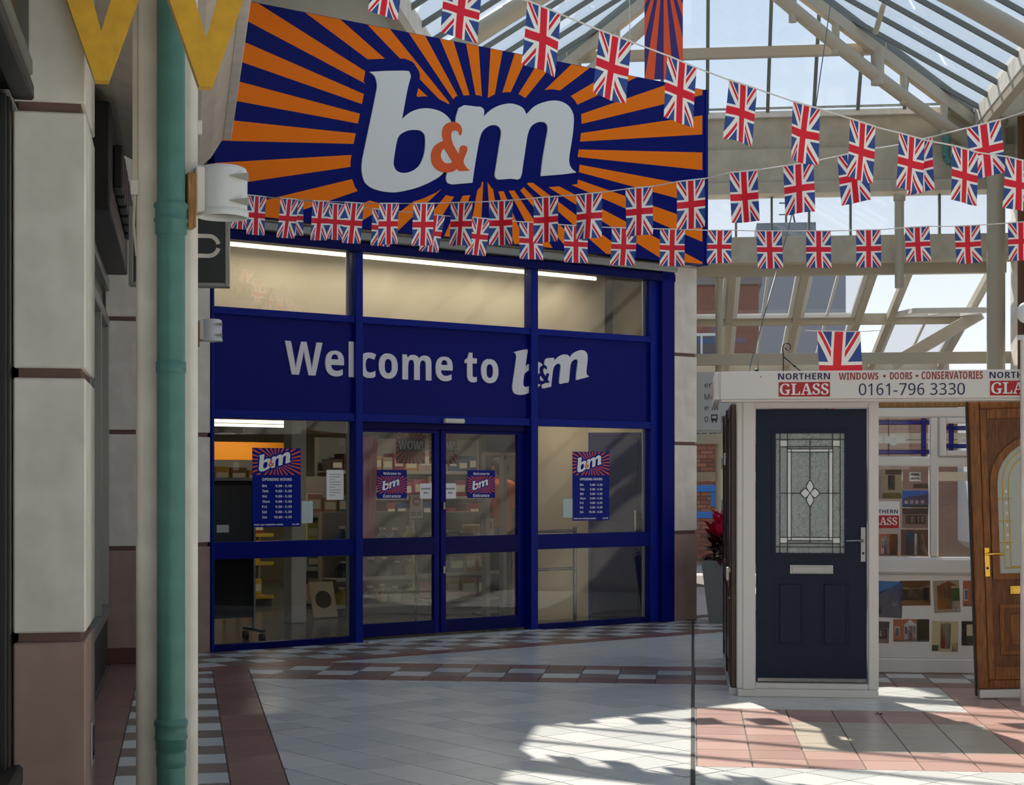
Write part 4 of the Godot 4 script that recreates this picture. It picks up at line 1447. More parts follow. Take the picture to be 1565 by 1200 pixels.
	for i in 24:
		var a := oc[i]
		var b := oc[(i + 1) % 24]
		st.set_smooth_group(1 if i % 6 != 5 else -1)
		quad(st, V(a.x, 0, a.y), V(b.x, 0, b.y), V(b.x, 4.0, b.y), V(a.x, 4.0, a.y), V(a.x + b.x, 0, a.y + b.y))
	part("shaft", st, M.cream, c)
	bpart("edge_conduit", V(-0.135, 2.68, 0.09), V(-0.115, 4.0, 0.115), M.cream2, c)
	bpart("conduit_clip", V(-0.142, 2.64, 0.085), V(-0.11, 2.70, 0.12), M.white, c)
	st = sb()
	tube(st, [V(-0.125, 2.65, 0.1), V(-0.13, 2.52, 0.1), V(-0.118, 2.40, 0.1), V(-0.10, 2.36, 0.08)], 0.006, 8)
	part("cable", st, M.cream2, c)
	for h in [2.72, 2.90]:
		bpart("clip", V(0.12, h, 0.05), V(0.138, h + 0.055, 0.085), M.white, c)
	# teal downpipe with its sockets
	var d := thing("downpipe", "teal cast downpipe with ringed sockets running up the cream column", "pipe", "L", L3(-0.045, 0, 6.605))
	st = sb()
	lathe(st, [Vector2(0.055, 0.0), Vector2(0.055, 3.9)], Vector3.ZERO, 28)
	part("pipe", st, M.teal, d)
	st = sb()
	lathe(st, [Vector2(0.055, 2.47), Vector2(0.062, 2.475), Vector2(0.062, 2.52), Vector2(0.066, 2.524), Vector2(0.066, 2.534), Vector2(0.062, 2.538), Vector2(0.062, 2.575), Vector2(0.067, 2.58), Vector2(0.067, 2.592), Vector2(0.06, 2.60), Vector2(0.055, 2.60)], Vector3.ZERO, 28)
	part("socket", st, M.teal2, d)
	st = sb()
	lathe(st, [Vector2(0.055, 1.925), Vector2(0.059, 1.928), Vector2(0.059, 1.97), Vector2(0.055, 1.973)], Vector3.ZERO, 28)
	part("joint_band", st, M.teal2, d)
	st = sb()
	lathe(st, [Vector2(0.055, 0.37), Vector2(0.058, 0.374), Vector2(0.058, 0.415), Vector2(0.056, 0.42), Vector2(0.056, 0.435), Vector2(0.060, 0.438), Vector2(0.060, 0.475), Vector2(0.065, 0.48), Vector2(0.065, 0.49), Vector2(0.062, 0.494), Vector2(0.062, 0.53), Vector2(0.066, 0.535), Vector2(0.066, 0.55), Vector2(0.058, 0.56), Vector2(0.055, 0.56)], Vector3.ZERO, 28)
	part("socket", st, M.teal2, d)
	st = sb()
	rod(st, V(0.01, 0.24, 0.03), V(0.01, 0.24, 0.068), 0.05, 0.05, 24)
	part("access_cap", st, M.teal2, d)
	for x in [-0.03, 0.05]:
		st = sb()
		rod(st, V(x, 0.27, 0.068), V(x, 0.27, 0.074), 0.006)
		part("bolt", st, M.dark, d)
	# big yellow letter W, mounted above the walk
	var w := thing("letter_w", "huge glossy yellow letter W hanging in front of the cream column and downpipe", "letter", "L", L3(-0.10, 2.93, 6.02), 3.0)
	st = sb()
	var H := 0.62
	var m := 0.345
	var x0 := 0.183
	var half := 0.024
	var ro := PackedVector2Array([Vector2(-x0 - half, 0), Vector2(-x0 + half, 0), Vector2(0, (x0 - half) / m), Vector2(x0 - half, 0), Vector2(x0 + half, 0), Vector2(x0 + half + m * H, H), Vector2(x0 + half + m * H - 0.115, H), Vector2(x0 + 0.002, 0.175), Vector2(0.058, H - 0.02), Vector2(0.04, H), Vector2(-0.04, H), Vector2(-0.058, H - 0.02), Vector2(-x0 - 0.002, 0.175), Vector2(-x0 - half - m * H + 0.115, H), Vector2(-x0 - half - m * H, H)])
	slab(st, ro, -0.06, 0.0)
	part("letter_face", st, M.yellow, w)
	for x in [-0.3, 0.3]:
		st = sb()
		rod(st, V(x, H - 0.02, -0.05), V(x, 1.0, -0.05), 0.01)
		part("hanger", st, M.dark, w)
	# floodlights
	floodlight("white floodlight on the right side of the column beside the shop sign", L3(0.16, 2.565, 6.72), 1.0, 0.22)
	floodlight("small white floodlight on the left pier of the store front beside the blue band", L3(0.235, 2.665, 13.9), 0.9, 0.14)
	# hanging blade sign with a squared white letter
	var b := thing("blade_sign", "dark hanging blade sign with a light frame and squared white letter behind the column", "sign", "L", L3(-0.01, 2.58, 9.3), -4.0)
	bpart("board", V(-0.265, 0.015, -0.04), V(0.255, 0.42, 0.04), mat(rgb(40, 46, 48), 0.5), b)
	bpart("frame", V(0.245, 0.0, -0.045), V(0.27, 0.44, 0.045), M.alu, b)
	bpart("frame", V(-0.28, 0.0, -0.045), V(-0.255, 0.44, 0.045), M.alu, b)
	bpart("frame", V(-0.255, 0.0, -0.045), V(0.245, 0.022, 0.045), M.alu, b)
	bpart("frame", V(-0.255, 0.42, -0.045), V(0.245, 0.44, 0.045), M.alu, b)
	st = sb()
	var path := []
	for i in 9:
		var a := PI * 0.5 - PI * 0.42 * i / 8.0
		path.append(V(0.155 + 0.055 * cos(a), 0.225 + 0.055 * sin(a), 0.043))
	var c2 := [V(-0.10, 0.28, 0.043)] + path
	ribbon(st, c2, 0.022)
	var c3 := []
	for v in c2: c3.append(V(v.x, 0.45 - v.y, v.z))
	ribbon(st, c3, 0.022)
	ribbon(st, [V(-0.11, 0.29, 0.043), V(-0.11, 0.16, 0.043)], 0.022)
	part("letter", st, M.white, b)
	st = sb()
	rod(st, V(-0.12, 0.44, 0), V(-0.12, 1.2, 0), 0.012)
	rod(st, V(0.02, 0.44, 0), V(0.02, 1.17, 0), 0.012)
	part("hanger", st, M.dark, b)

func ribbon(st: SurfaceTool, pts: Array, w: float) -> void:
	for i in pts.size() - 1:
		var d: Vector3 = (pts[i + 1] - pts[i]).normalized()
		var s := Vector3(-d.y, d.x, 0) * w / 2
		var e := d * w * 0.08
		box(st, V(0, -w / 2, 0), V((pts[i + 1] - pts[i]).length() + 0.002, w / 2, 0.008), 0.0, Transform3D(Basis(d, Vector3(-d.y, d.x, 0), V(0, 0, 1)), pts[i]))

func floodlight(label: String, p: Vector3, s: float, deep: float) -> void:
	var o := thing("floodlight", label, "light", "L", p, 12.0)
	var st := sb()
	# drum body on its side: cylinder with an open lower rim
	lathe(st, [Vector2(0.0, 0.205), Vector2(0.075, 0.205), Vector2(0.092, 0.198), Vector2(0.098, 0.185), Vector2(0.098, 0.03)], Vector3.ZERO, 28)
	var drum := part("drum", st, M.lamp, o)
	drum.scale = V(s, s, s)
	st = sb()
	lathe(st, [Vector2(0.098, 0.03), Vector2(0.103, 0.026), Vector2(0.103, 0.0), Vector2(0.094, 0.0), Vector2(0.09, 0.03)], Vector3.ZERO, 28)
	part("rim", st, M.lamp, drum)
	st = sb()
	rod(st, V(0, 0.012, 0), V(0, 0.03, 0), 0.088, 0.088, 24)
	part("lens", st, M.lens, drum)
	for h in [0.055, 0.155]:
		st = sb()
		slab(st, PackedVector2Array([Vector2(-0.02, 0), Vector2(0.06, -0.016), Vector2(0.06, 0.016)]), 0.0, 0.016)
		part("vent", st, M.lens, drum).position = V(0.02, h, 0.088)
	st = sb()
	box(st, V(-0.125, 0.01, -0.07), V(-0.088, 0.19, 0.07), 0.006)
	part("bracket", st, M.white, o).scale = V(s, s, s)
	st = sb()
	box(st, V(-0.16, -0.06, -0.08), V(-0.125, 0.16, 0.08), 0.004)
	part("back_plate", st, M.batten, o).scale = V(s, s, s)

# ---------------------------------------------------------------- the door showroom kiosk, in frame G
func kiosk() -> void:
	var q0 := 11.47
	# front door unit
	var o := thing("blue_door_unit", "navy blue composite front door in a white frame at the left of the kiosk", "door", "G", G3(0, 0, q0))
	bpart("plinth", V(0.307, 0.0, -0.09), V(1.271, 0.055, 0.0), M.upvc, o, 0.006)
	for x in [[0.302, 0.425], [1.20, 1.272]]:
		bpart("frame_jamb", V(x[0], 0.055, -0.09), V(x[1], 2.055, 0.0), M.upvc, o, 0.008)
	bpart("frame_jamb", V(0.345, 0.055, 0.0), V(0.43, 2.05, 0.012), M.upvc, o, 0.006)
	bpart("frame_head", V(0.425, 2.003, -0.09), V(1.20, 2.055, 0.0), M.upvc, o, 0.008)
	bpart("frame_sill", V(0.425, 0.055, -0.09), V(1.20, 0.10, 0.0), M.upvc, o, 0.008)
	for x in [0.52, 1.06]:
		bpart("drain_cap", V(x, 0.065, 0.0), V(x + 0.045, 0.078, 0.006), M.white, o)
	var lf := bpart("leaf", V(0.437, 0.105, -0.07), V(1.193, 1.998, -0.022), M.door_blue, o, 0.004)
	# mouldings: glazing rim and two lower panels
	var st := sb()
	slab(st, rect(0.545, 0.978, 1.065, 1.85), -0.022, -0.008, rect(0.572, 1.0, 1.040, 1.828))
	part("glazing_rim", st, M.door_blue, lf)
	for x in [0.565, 0.87]:
		st = sb()
		slab(st, rect(x, 0.345, x + 0.212, 0.815), -0.022, -0.017, rect(x + 0.012, 0.357, x + 0.200, 0.803))
		part("panel_moulding", st, M.door_blue, lf)
		st = sb()
		box(st, V(x + 0.032, 0.377, -0.024), V(x + 0.18, 0.783, -0.008), 0.016)
		part("raised_panel", st, M.door_blue, lf)
	bpart("weather_bar", V(0.44, 0.106, -0.022), V(1.19, 0.135, 0.004), M.chrome, o, 0.006)
	# letter plate
	var lp := bpart("letter_plate", V(0.668, 0.855, -0.022), V(0.965, 0.918, -0.012), M.chrome, o, 0.004)
	bpart("flap", V(0.682, 0.863, -0.012), V(0.951, 0.906, -0.006), M.chrome, lp, 0.004)
	handle(o, 1.167, 0.94, 1.18, 1.085, -0.12, M.chrome)
	# leaded glass
	var g := mat(rgb(168, 180, 176), 0.28)
	var hn := FastNoiseLite.new()
	hn.frequency = 0.045
	var ht := NoiseTexture2D.new()
	ht.noise = hn
	ht.width = 256
	ht.height = 256
	ht.seamless = true
	ht.as_normal_map = true
	ht.bump_strength = 14.0
	g.normal_enabled = true
	g.normal_texture = ht
	g.uv1_triplanar = true
	g.uv1_scale = V(2.2, 2.2, 2.2)
	g.normal_scale = 0.8
	var clear := mat(rgb(214, 222, 220), 0.08)
	bpart("textured_pane", V(0.572, 1.0, -0.030), V(1.040, 1.828, -0.020), g, lf, 0.0)
	var X := func(t: float) -> float: return 0.572 + 0.468 * t
	var Y := func(t: float) -> float: return 1.0 + 0.828 * t
	for r in [[0.17, 0.105, 0.225, 0.87], [0.775, 0.105, 0.83, 0.87], [0.225, 0.845, 0.775, 0.87], [0.225, 0.105, 0.775, 0.13]]:
		bpart("bevel_strip", V(X.call(r[0]), Y.call(r[1]), -0.022), V(X.call(r[2]), Y.call(r[3]), -0.015), clear, lf, 0.003)
	for r in [[0.06, 0.08, 0.17, 0.13], [0.83, 0.08, 0.94, 0.13], [0.06, 0.89, 0.17, 0.94], [0.83, 0.89, 0.94, 0.94]]:
		bpart("corner_square", V(X.call(r[0]), Y.call(r[1]), -0.022), V(X.call(r[2]), Y.call(r[3]), -0.017), clear, lf, 0.002)
	st = sb()
	var came := func(a: Vector2, b: Vector2) -> void:
		beam(st, V(X.call(a.x), Y.call(a.y), -0.017), V(X.call(b.x), Y.call(b.y), -0.017), 0.006, 0.006, 0.0)
	for x in [0.06, 0.17, 0.83, 0.94]: came.call(Vector2(x, 0), Vector2(x, 1))
	for x in [0.225, 0.775]: came.call(Vector2(x, 0.105), Vector2(x, 0.87))
	for y in [0.05, 0.95]: came.call(Vector2(0, y), Vector2(1, y))
	for y in [0.08, 0.13, 0.89]: came.call(Vector2(0.06, y), Vector2(0.94, y))
	for y in [0.105, 0.845, 0.87]: came.call(Vector2(0.17, y), Vector2(0.83, y))
	came.call(Vector2(0.5, 0.61), Vector2(0.5, 0.94))
	came.call(Vector2(0.5, 0.39), Vector2(0.5, 0.08))
	came.call(Vector2(0.06, 0.5), Vector2(0.36, 0.5))
	came.call(Vector2(0.64, 0.5), Vector2(0.94, 0.5))
	part("lead_came", st, M.lead, lf)
	for d in [[0.5, 0.555, 0.055, 0.055], [0.5, 0.445, 0.055, 0.055], [0.43, 0.5, 0.07, 0.04], [0.57, 0.5, 0.07, 0.04]]:
		var cx: float = X.call(d[0])
		var cy: float = Y.call(d[1])
		var rx: float = d[2] * 0.468
		var ry: float = d[3] * 0.828
		var lo := PackedVector2Array()
		for i in 16:
			var a := TAU * i / 16.0
			var f := 1.0 - 0.22 * absf(sin(2.0 * a))
			lo.append(Vector2(cx + rx * f * cos(a), cy + ry * f * sin(a)))
		st = sb()
		slab(st, lo, -0.022, -0.012)
		part("bevel_lozenge", st, clear, lf)
		st = sb()
		for i in 16:
			rod(st, V(lo[i].x, lo[i].y, -0.014), V(lo[(i + 1) % 16].x, lo[(i + 1) % 16].y, -0.014), 0.0035, -1.0, 6, false)
		part("lead_came", st, M.lead, lf)
	kiosk_fascia()
	kiosk_back()
	brown_door()
	# left flank of the kiosk: rosewood coloured door set seen edge on
	var s := thing("rosewood_flank", "dark rosewood door set forming the left flank of the kiosk behind the white frame", "door", "G", G3(0, 0, q0))
	bpart("jamb", V(0.262, 0.05, -0.20), V(0.318, 2.04, -0.092), M.rose, s, 0.008)
	bpart("jamb", V(0.25, 0.05, -1.18), V(0.318, 2.04, -1.05), M.rose, s, 0.008)
	bpart("jamb", V(0.25, 0.05, -2.45), V(0.318, 2.04, -2.33), M.rose, s, 0.008)
	for z in [[-1.05, -0.20], [-2.33, -1.18]]:
		bpart("leaf", V(0.27, 0.14, z[0]), V(0.305, 1.96, z[1]), M.rose, s, 0.004)
		bpart("head", V(0.262, 1.96, z[0]), V(0.318, 2.04, z[1]), M.rose, s)
		bpart("mid_rail", V(0.255, 0.72, z[0]), V(0.318, 0.86, z[1]), M.rose, s, 0.01)
		bpart("bottom_rail", V(0.262, 0.05, z[0]), V(0.318, 0.14, z[1]), M.rose, s)
		bpart("moulded_panel", V(0.255, 0.2, z[0] + 0.12), V(0.27, 0.66, z[1] - 0.12), M.rose, s, 0.012)
	bpart("threshold", V(0.25, 0.0, -2.46), V(0.32, 0.05, -0.092), M.upvc, s)
	for d in [[1.60, -2.38], [1.25, -2.38], [1.62, -1.10], [0.80, -0.16], [1.90, -2.38]]:
		bpart("hinge", V(0.235, d[0], d[1] - 0.04), V(0.252, d[0] + 0.09, d[1] + 0.03), M.white, s, 0.005)

func handle(o: Node, x: float, y0: float, y1: float, yl: float, reach: float, m: Material, z := 0.0) -> void:
	var h := bpart("handle_plate", V(x - 0.018, y0, z - 0.022), V(x + 0.018, y1, z - 0.010), m, o, 0.006)
	var st := sb()
	tube(st, [V(x, yl, z - 0.012), V(x, yl, z + 0.03), V(x + reach * 0.4, yl + 0.004, z + 0.036), V(x + reach, yl, z + 0.034)], 0.009, 12)
	part("lever", st, m, h)
	st = sb()
	rod(st, V(x, y0 + 0.06, z - 0.01), V(x, y0 + 0.06, z - 0.005), 0.009, 0.009, 14)
	part("keyhole", st, M.black, h)

func kiosk_fascia() -> void:
	var z := -11.25
	var f := thing("kiosk_fascia", "white kiosk fascia board lettered with a glass firm's name and phone number", "sign", "G")
	bpart("board", V(0.186, 2.056, z - 0.04), V(4.1, 2.246, z), M.upvc, f, 0.004)
	bpart("return_board", V(0.146, 2.056, z - 1.45), V(0.186, 2.246, z - 0.04), M.upvc, f, 0.004)
	bpart("return_print", V(0.1445, 2.10, z - 1.2), V(0.146, 2.21, z - 0.4), mat(rgb(190, 130, 130), 0.5), f, 0.0)
	bpart("soffit_board", V(0.19, 2.04, z - 0.22), V(4.1, 2.056, z - 0.02), M.upvc, f)
	var st := sb()
	rod(st, V(0.46, 2.207, z), V(0.46, 2.207, z + 0.004), 0.006)
	part("screw", st, M.alu, f)
	for x in [0.575, 1.975]:
		words(f, "NORTHERN", x, 2.188, x + 0.348, 2.230, z, M.ink_navy, true, "lettering", 0.003)
		bpart("red_plate", V(x + 0.004, 2.072, z), V(x + 0.348, 2.17, z + 0.003), M.red, f, 0.0)
		words(f, "GLASS", x + 0.012, 2.084, x + 0.338, 2.160, z + 0.003, M.ink_white, true, "lettering", 0.003, true)
	words(f, "WINDOWS", 0.982, 2.184, 1.245, 2.231, z, M.ink_red, true, "lettering", 0.003)
	words(f, "DOORS", 1.322, 2.184, 1.468, 2.232, z, M.ink_red, true, "lettering", 0.003)
	words(f, "CONSERVATORIES", 1.53, 2.184, 1.932, 2.235, z, M.ink_red, true, "lettering", 0.003)
	for x in [1.285, 1.50]:
		st = sb()
		rod(st, V(x, 2.207, z), V(x, 2.207, z + 0.003), 0.009, 0.009, 14)
		part("bullet", st, M.ink_red, f)
	words(f, "0161-796 3330", 1.115, 2.078, 1.815, 2.158, z, M.ink_navy, false, "lettering", 0.003)
	# scrolled iron bracket and stay on top
	var b := thing("scroll_bracket", "black wrought iron bracket with a curled tip standing on the kiosk fascia", "bracket", "G", V(0.612, 2.246, z - 0.02))
	st = sb()
	var pts := [V(0, 0, 0), V(0, 0.13, 0), V(-0.004, 0.15, 0)]
	for i in 13:
		var a := PI - TAU * 0.95 * i / 12.0
		var r := 0.030 - 0.0012 * i
		pts.append(V(0.026 + r * cos(a), 0.165 + r * sin(a), 0))
	tube(st, pts, 0.004, 8)
	part("scroll", st, M.black, b)
	st = sb()
	tube(st, [V(0, 0.10, 0), V(0.10, 0.012, 0), V(0.115, 0.0, 0)], 0.004, 8)
	ball(st, V(0.075, 0.034, 0), V(0.012, 0.007, 0.007), 6)
	part("stay", st, M.black, b)
	st = sb()
	ball(st, V(0, 0.008, 0), V(0.014, 0.01, 0.012), 6)
	lone("fixing_knob", st, M.black, "small black knob on the top edge of the kiosk fascia left of the scroll bracket", "knob", "G", V(0.43, 2.246, z - 0.02))

# simple printed pictures of houses, doors and porches
func picture(label: String, p: Vector3, w: float, h: float, kind: int, turn := 0.0) -> void:
	var o := thing("photo_print", label, "photo", "G", p, 0.0, "photo prints shown at the kiosk")
	o.rotate_object_local(Vector3.BACK, deg_to_rad(turn))
	bpart("sheet", V(0, 0, 0), V(w, h, 0.0015), M.paper, o, 0.0)
	var st := sb()
	var z := 0.0019
	var R := func(x0: float, y0: float, x1: float, y1: float, c: Color) -> void:
		st.set_color(lin(c))
		fill(st, rect(x0 * w, y0 * h, x1 * w, y1 * h), z, V(0, 0, 1))
		z += 0.00008
	var T := func(a: Array, c: Color) -> void:
		st.set_color(lin(c))
		var q := PackedVector2Array()
		for i in range(0, a.size(), 2): q.append(Vector2(a[i] * w, a[i + 1] * h))
		fill(st, q, z, V(0, 0, 1))
		z += 0.00008
	match kind:
		0: # stone house against blue sky
			R.call(0, 0, 1, 1, rgb(60, 110, 170))
			T.call([0, 0, 1, 0, 1, 0.98, 0.75, 0.9, 0.1, 0.62, 0, 0.6], rgb(176, 154, 124))
			T.call([0.1, 0.62, 0.75, 0.9, 0.9, 1.0, 0.6, 0.84, 0.0, 0.66], rgb(96, 92, 92))
			R.call(0.62, 0.34, 0.82, 0.46, rgb(230, 226, 220))
			R.call(0.65, 0.355, 0.71, 0.445, rgb(60, 60, 66))
			R.call(0.74, 0.355, 0.80, 0.445, rgb(60, 60, 66))
			R.call(0.1, 0.1, 0.22, 0.3, rgb(70, 70, 74))
		1: # interior with timber
			R.call(0, 0, 1, 1, rgb(126, 92, 56))
			T.call([0, 1, 1, 1, 1, 0.85, 0.5, 0.66, 0, 0.78], rgb(160, 112, 60))
			R.call(0.02, 0.22, 0.96, 0.66, rgb(70, 66, 60))
			R.call(0.3, 0.34, 0.74, 0.7, rgb(196, 184, 162))
			R.call(0.36, 0.38, 0.5, 0.56, rgb(120, 108, 96))
			R.call(0, 0, 1, 0.22, rgb(176, 128, 76))
			R.call(0.78, 0.2, 0.95, 0.72, rgb(40, 42, 52))
		2: # timber porch
			R.call(0, 0, 1, 1, rgb(150, 138, 116))
			T.call([0.1, 0.82, 0.6, 0.98, 0.95, 0.82], rgb(140, 84, 34))
			R.call(0.14, 0.1, 0.7, 0.82, rgb(168, 104, 40))
			for k in 3: R.call(0.2 + 0.17 * k, 0.44, 0.32 + 0.17 * k, 0.8, rgb(90, 104, 96))
			R.call(0.7, 0.35, 1.0, 0.75, rgb(70, 110, 50))
			R.call(0.76, 0.04, 0.92, 0.32, rgb(226, 222, 214))
		3: # brick house with a porch
			R.call(0, 0, 1, 1, rgb(164, 96, 68))
			R.call(0.66, 0.0, 1, 1, rgb(44, 66, 40))
			T.call([0.28, 0.74, 0.47, 0.98, 0.66, 0.74], rgb(232, 228, 222))
			R.call(0.3, 0.1, 0.64, 0.76, rgb(226, 222, 216))
			R.call(0.41, 0.08, 0.53, 0.7, rgb(96, 24, 28))
			R.call(0.32, 0.34, 0.39, 0.68, rgb(90, 100, 104))
			R.call(0.55, 0.34, 0.62, 0.68, rgb(90, 100, 104))
			R.call(0.04, 0.22, 0.18, 0.66, rgb(232, 230, 226))
			R.call(0.06, 0.26, 0.16, 0.62, rgb(92, 100, 108))
			R.call(0, 0, 1, 0.08, rgb(150, 140, 130))
		4: # red door in a pale wall
			R.call(0, 0, 1, 1, rgb(190, 176, 136))
			R.call(0.3, 0.08, 0.72, 0.94, rgb(226, 222, 212))
			R.call(0.33, 0.1, 0.52, 0.92, rgb(160, 44, 28))
			R.call(0.54, 0.1, 0.7, 0.92, rgb(120, 124, 116))
			R.call(0.0, 0.0, 0.26, 0.2, rgb(96, 104, 52))
			R.call(0.76, 0.0, 1.0, 0.3, rgb(96, 84, 60))
		5: # conservatory frame in black
			R.call(0, 0, 1, 1, rgb(186, 176, 150))
			R.call(0, 0, 0.16, 1, rgb(40, 40, 42))
			R.call(0.16, 0.86, 1, 1, rgb(48, 46, 46))
			R.call(0.16, 0.0, 1, 0.4, rgb(74, 70, 60))
			R.call(0.5, 0.4, 0.96, 0.6, rgb(108, 120, 76))
		6: # grey bungalow, blue sky
			R.call(0, 0, 1, 1, rgb(52, 96, 176))
			R.call(0, 0, 1, 0.12, rgb(90, 110, 60))
			R.call(0.04, 0.12, 0.96, 0.46, rgb(176, 132, 100))
			T.call([0, 0.46, 0.3, 0.64, 0.98, 0.8, 1, 0.46], rgb(150, 116, 92))
			for k in 4: R.call(0.1 + 0.2 * k, 0.2, 0.22 + 0.2 * k, 0.4, rgb(220, 216, 208))
		7: # cottage front with a dark door
			R.call(0, 0, 1, 1, rgb(156, 140, 112))
			R.call(0.0, 0.0, 0.3, 1, rgb(226, 220, 212))
			R.call(0.5, 0.3, 0.76, 0.8, rgb(56, 60, 56))
			R.call(0.3, 0.0, 1.0, 0.2, rgb(150, 140, 60))
			R.call(0.4, 0.82, 1, 1, rgb(110, 90, 80))
		8: # blue arched door
			R.call(0, 0, 1, 1, rgb(96, 66, 50))
			R.call(0.16, 0.04, 0.46, 0.9, rgb(70, 150, 190))
			R.call(0.5, 0.04, 0.62, 0.84, rgb(210, 206, 200))
			T.call([0.62, 0.04, 0.98, 0.04, 0.8, 0.8, 0.62, 0.9], rgb(184, 160, 136))
		9: # terrace with white windows
			R.call(0, 0, 1, 1, rgb(150, 122, 110))
			R.call(0.25, 0.42, 0.7, 0.86, rgb(236, 234, 230))
			R.call(0.3, 0.5, 0.64, 0.6, rgb(70, 74, 78))
			R.call(0.3, 0.68, 0.64, 0.8, rgb(70, 74, 78))
			R.call(0.4, 0.08, 1.0, 0.3, rgb(120, 108, 90))
		_: # brick bay window
			R.call(0, 0, 1, 1, rgb(132, 110, 98))
			R.call(0.0, 0.7, 1, 1, rgb(100, 90, 86))
			R.call(0.12, 0.2, 0.9, 0.66, rgb(90, 64, 46))
			for k in 4: R.call(0.16 + 0.18 * k, 0.3, 0.28 + 0.18 * k, 0.6, rgb(200, 196, 186))
	part("picture_print", st, M.print, o)

func kiosk_back() -> void:
	var z := -13.02
	var o := thing("window_display", "white framed display window with stained top lights between the blue door and the brown door", "window", "G")
	bpart("bottom_panel", V(1.1, 0.115, z - 0.05), V(3.4, 0.77, z), M.upvc, o, 0.004)
	bpart("kick_board", V(1.1, 0.0, z - 0.05), V(3.4, 0.115, z + 0.02), M.upvc, o, 0.01)
	bpart("sill", V(1.1, 0.77, z - 0.06), V(3.4, 0.905, z + 0.03), M.upvc, o, 0.02)
	bpart("frame_head", V(1.1, 1.99, z - 0.06), V(3.4, 2.07, z + 0.01), M.upvc, o, 0.012)
	bpart("frame_transom", V(1.1, 1.61, z - 0.06), V(3.4, 1.69, z + 0.01), M.upvc, o, 0.012)
	for x in [[1.32, 1.40], [1.83, 1.90], [2.55, 2.63]]:
		bpart("frame_upright", V(x[0], 0.905, z - 0.06), V(x[1], 1.99, z + 0.014), M.upvc, o, 0.012)
	bpart("vent_frame", V(1.90, 1.69, z - 0.05), V(1.955, 1.99, z + 0.03), M.upvc, o, 0.01)
	bpart("vent_frame", V(1.955, 1.69, z - 0.05), V(2.55, 1.735, z + 0.03), M.upvc, o, 0.01)
	bpart("vent_frame", V(1.955, 1.945, z - 0.05), V(2.55, 1.99, z + 0.03), M.upvc, o, 0.01)
	var clear := glass(rgb(220, 226, 222), 0.08, 0.02)
	var cob := glass(rgb(16, 40, 150), 0.78, 0.1)
	for x in [[1.40, 1.83, 0.0], [1.955, 2.55, 0.05]]:
		var a: float = x[0]
		var b: float = x[1]
		var v: float = x[2]
		var y0 := 1.69 + v * 0.9
		var y1 := 1.99 - v * 0.9
		bpart("stained_pane", V(a, y0, z - 0.02), V(b, y1, z - 0.015), clear, o, 0.0)
		bpart("blue_border", V(a, y0 + 0.02, z - 0.014), V(b, y0 + 0.05, z - 0.010), cob, o, 0.0)
		bpart("blue_border", V(a, y1 - 0.05, z - 0.014), V(b, y1 - 0.02, z - 0.010), cob, o, 0.0)
		var bx: float = b - 0.06 if v == 0.0 else a + 0.025
		bpart("blue_border", V(bx, y0, z - 0.0095), V(bx + 0.035, y1, z - 0.0065), cob, o, 0.0)
		var st := sb()
		for yy in [y0 + 0.02, y0 + 0.05, y1 - 0.05, y1 - 0.02]: rod(st, V(a, yy, z - 0.009), V(b, yy, z - 0.009), 0.003, -1, 6)
		for xx in [bx, bx + 0.035]: rod(st, V(xx, y0, z - 0.006), V(xx, y1, z - 0.006), 0.003, -1, 6)
		var cx := 1.52 if v == 0.0 else 2.14
		var cy := 1.82
		rod(st, V(a, cy, z - 0.009), V(b, cy, z - 0.009), 0.0025, -1, 6)
		rod(st, V(cx, y0, z - 0.009), V(cx, y1, z - 0.009), 0.0025, -1, 6)
		part("lead_came", st, M.lead, o)
		for d in [[0.0, 0.0, 0.045, 0.03], [0.08, 0.0, 0.05, 0.025], [0.035, 0.03, 0.03, 0.016], [0.035, -0.03, 0.03, 0.016], [-0.06, 0.0, 0.03, 0.025]]:
			var lo := PackedVector2Array()
			for i in 14:
				var t := TAU * i / 14.0
				lo.append(Vector2(cx + d[0] + d[2] * cos(t), cy + d[1] + d[3] * sin(t) * (1.0 - 0.4 * absf(cos(t)))))
			st = sb()
			slab(st, lo, z - 0.008, z - 0.002)
			part("bevel_lozenge", st, mat(rgb(206, 214, 208), 0.08), o)
	bpart("pane", V(1.40, 0.905, z - 0.02), V(1.83, 1.61, z - 0.014), clear, o, 0.0)
	bpart("pane", V(1.90, 0.905, z - 0.02), V(2.55, 1.61, z - 0.014), clear, o, 0.0)
	bpart("pane", V(2.63, 0.905, z - 0.02), V(3.4, 1.61, z - 0.014), clear, o, 0.0)
	var bt := sb()
	box(bt, V(1.3, 2.075, z - 0.06), V(3.4, 2.125, z + 0.0), 0.004)
	lone("timber_batten", bt, M.batten, "rough timber batten along the top of the white display window", "batten", "G")
	# prints on the lower panel, upper row then lower row
	var zz := z + 0.0005
	picture("print of a stone house under blue sky, leftmost upper print on the white panel", V(1.42, 0.435, zz), 0.20, 0.285, 0, -2.0)
	picture("print of a timber lined room, second in the upper row on the white panel", V(1.605, 0.525, zz), 0.235, 0.195, 1, 1.0)
	picture("print of a timber porch, third in the upper row on the white panel", V(1.868, 0.47, zz), 0.20, 0.25, 2, 3.0)
	picture("print of a brick house over green lawn, beside the brown door in the upper row", V(2.085, 0.525, zz), 0.22, 0.20, 3, 0.0)
	picture("print of a dark window corner, leftmost lower print on the white panel", V(1.37, 0.235, zz), 0.15, 0.17, 10, -2.0)
	picture("print of a brick house with white porch, second lower print on white panel", V(1.555, 0.245, zz), 0.275, 0.175, 3, 0.5)
	picture("print of a red front door in a pale wall, on the white panel", V(1.848, 0.175, zz), 0.20, 0.235, 4, -1.0)
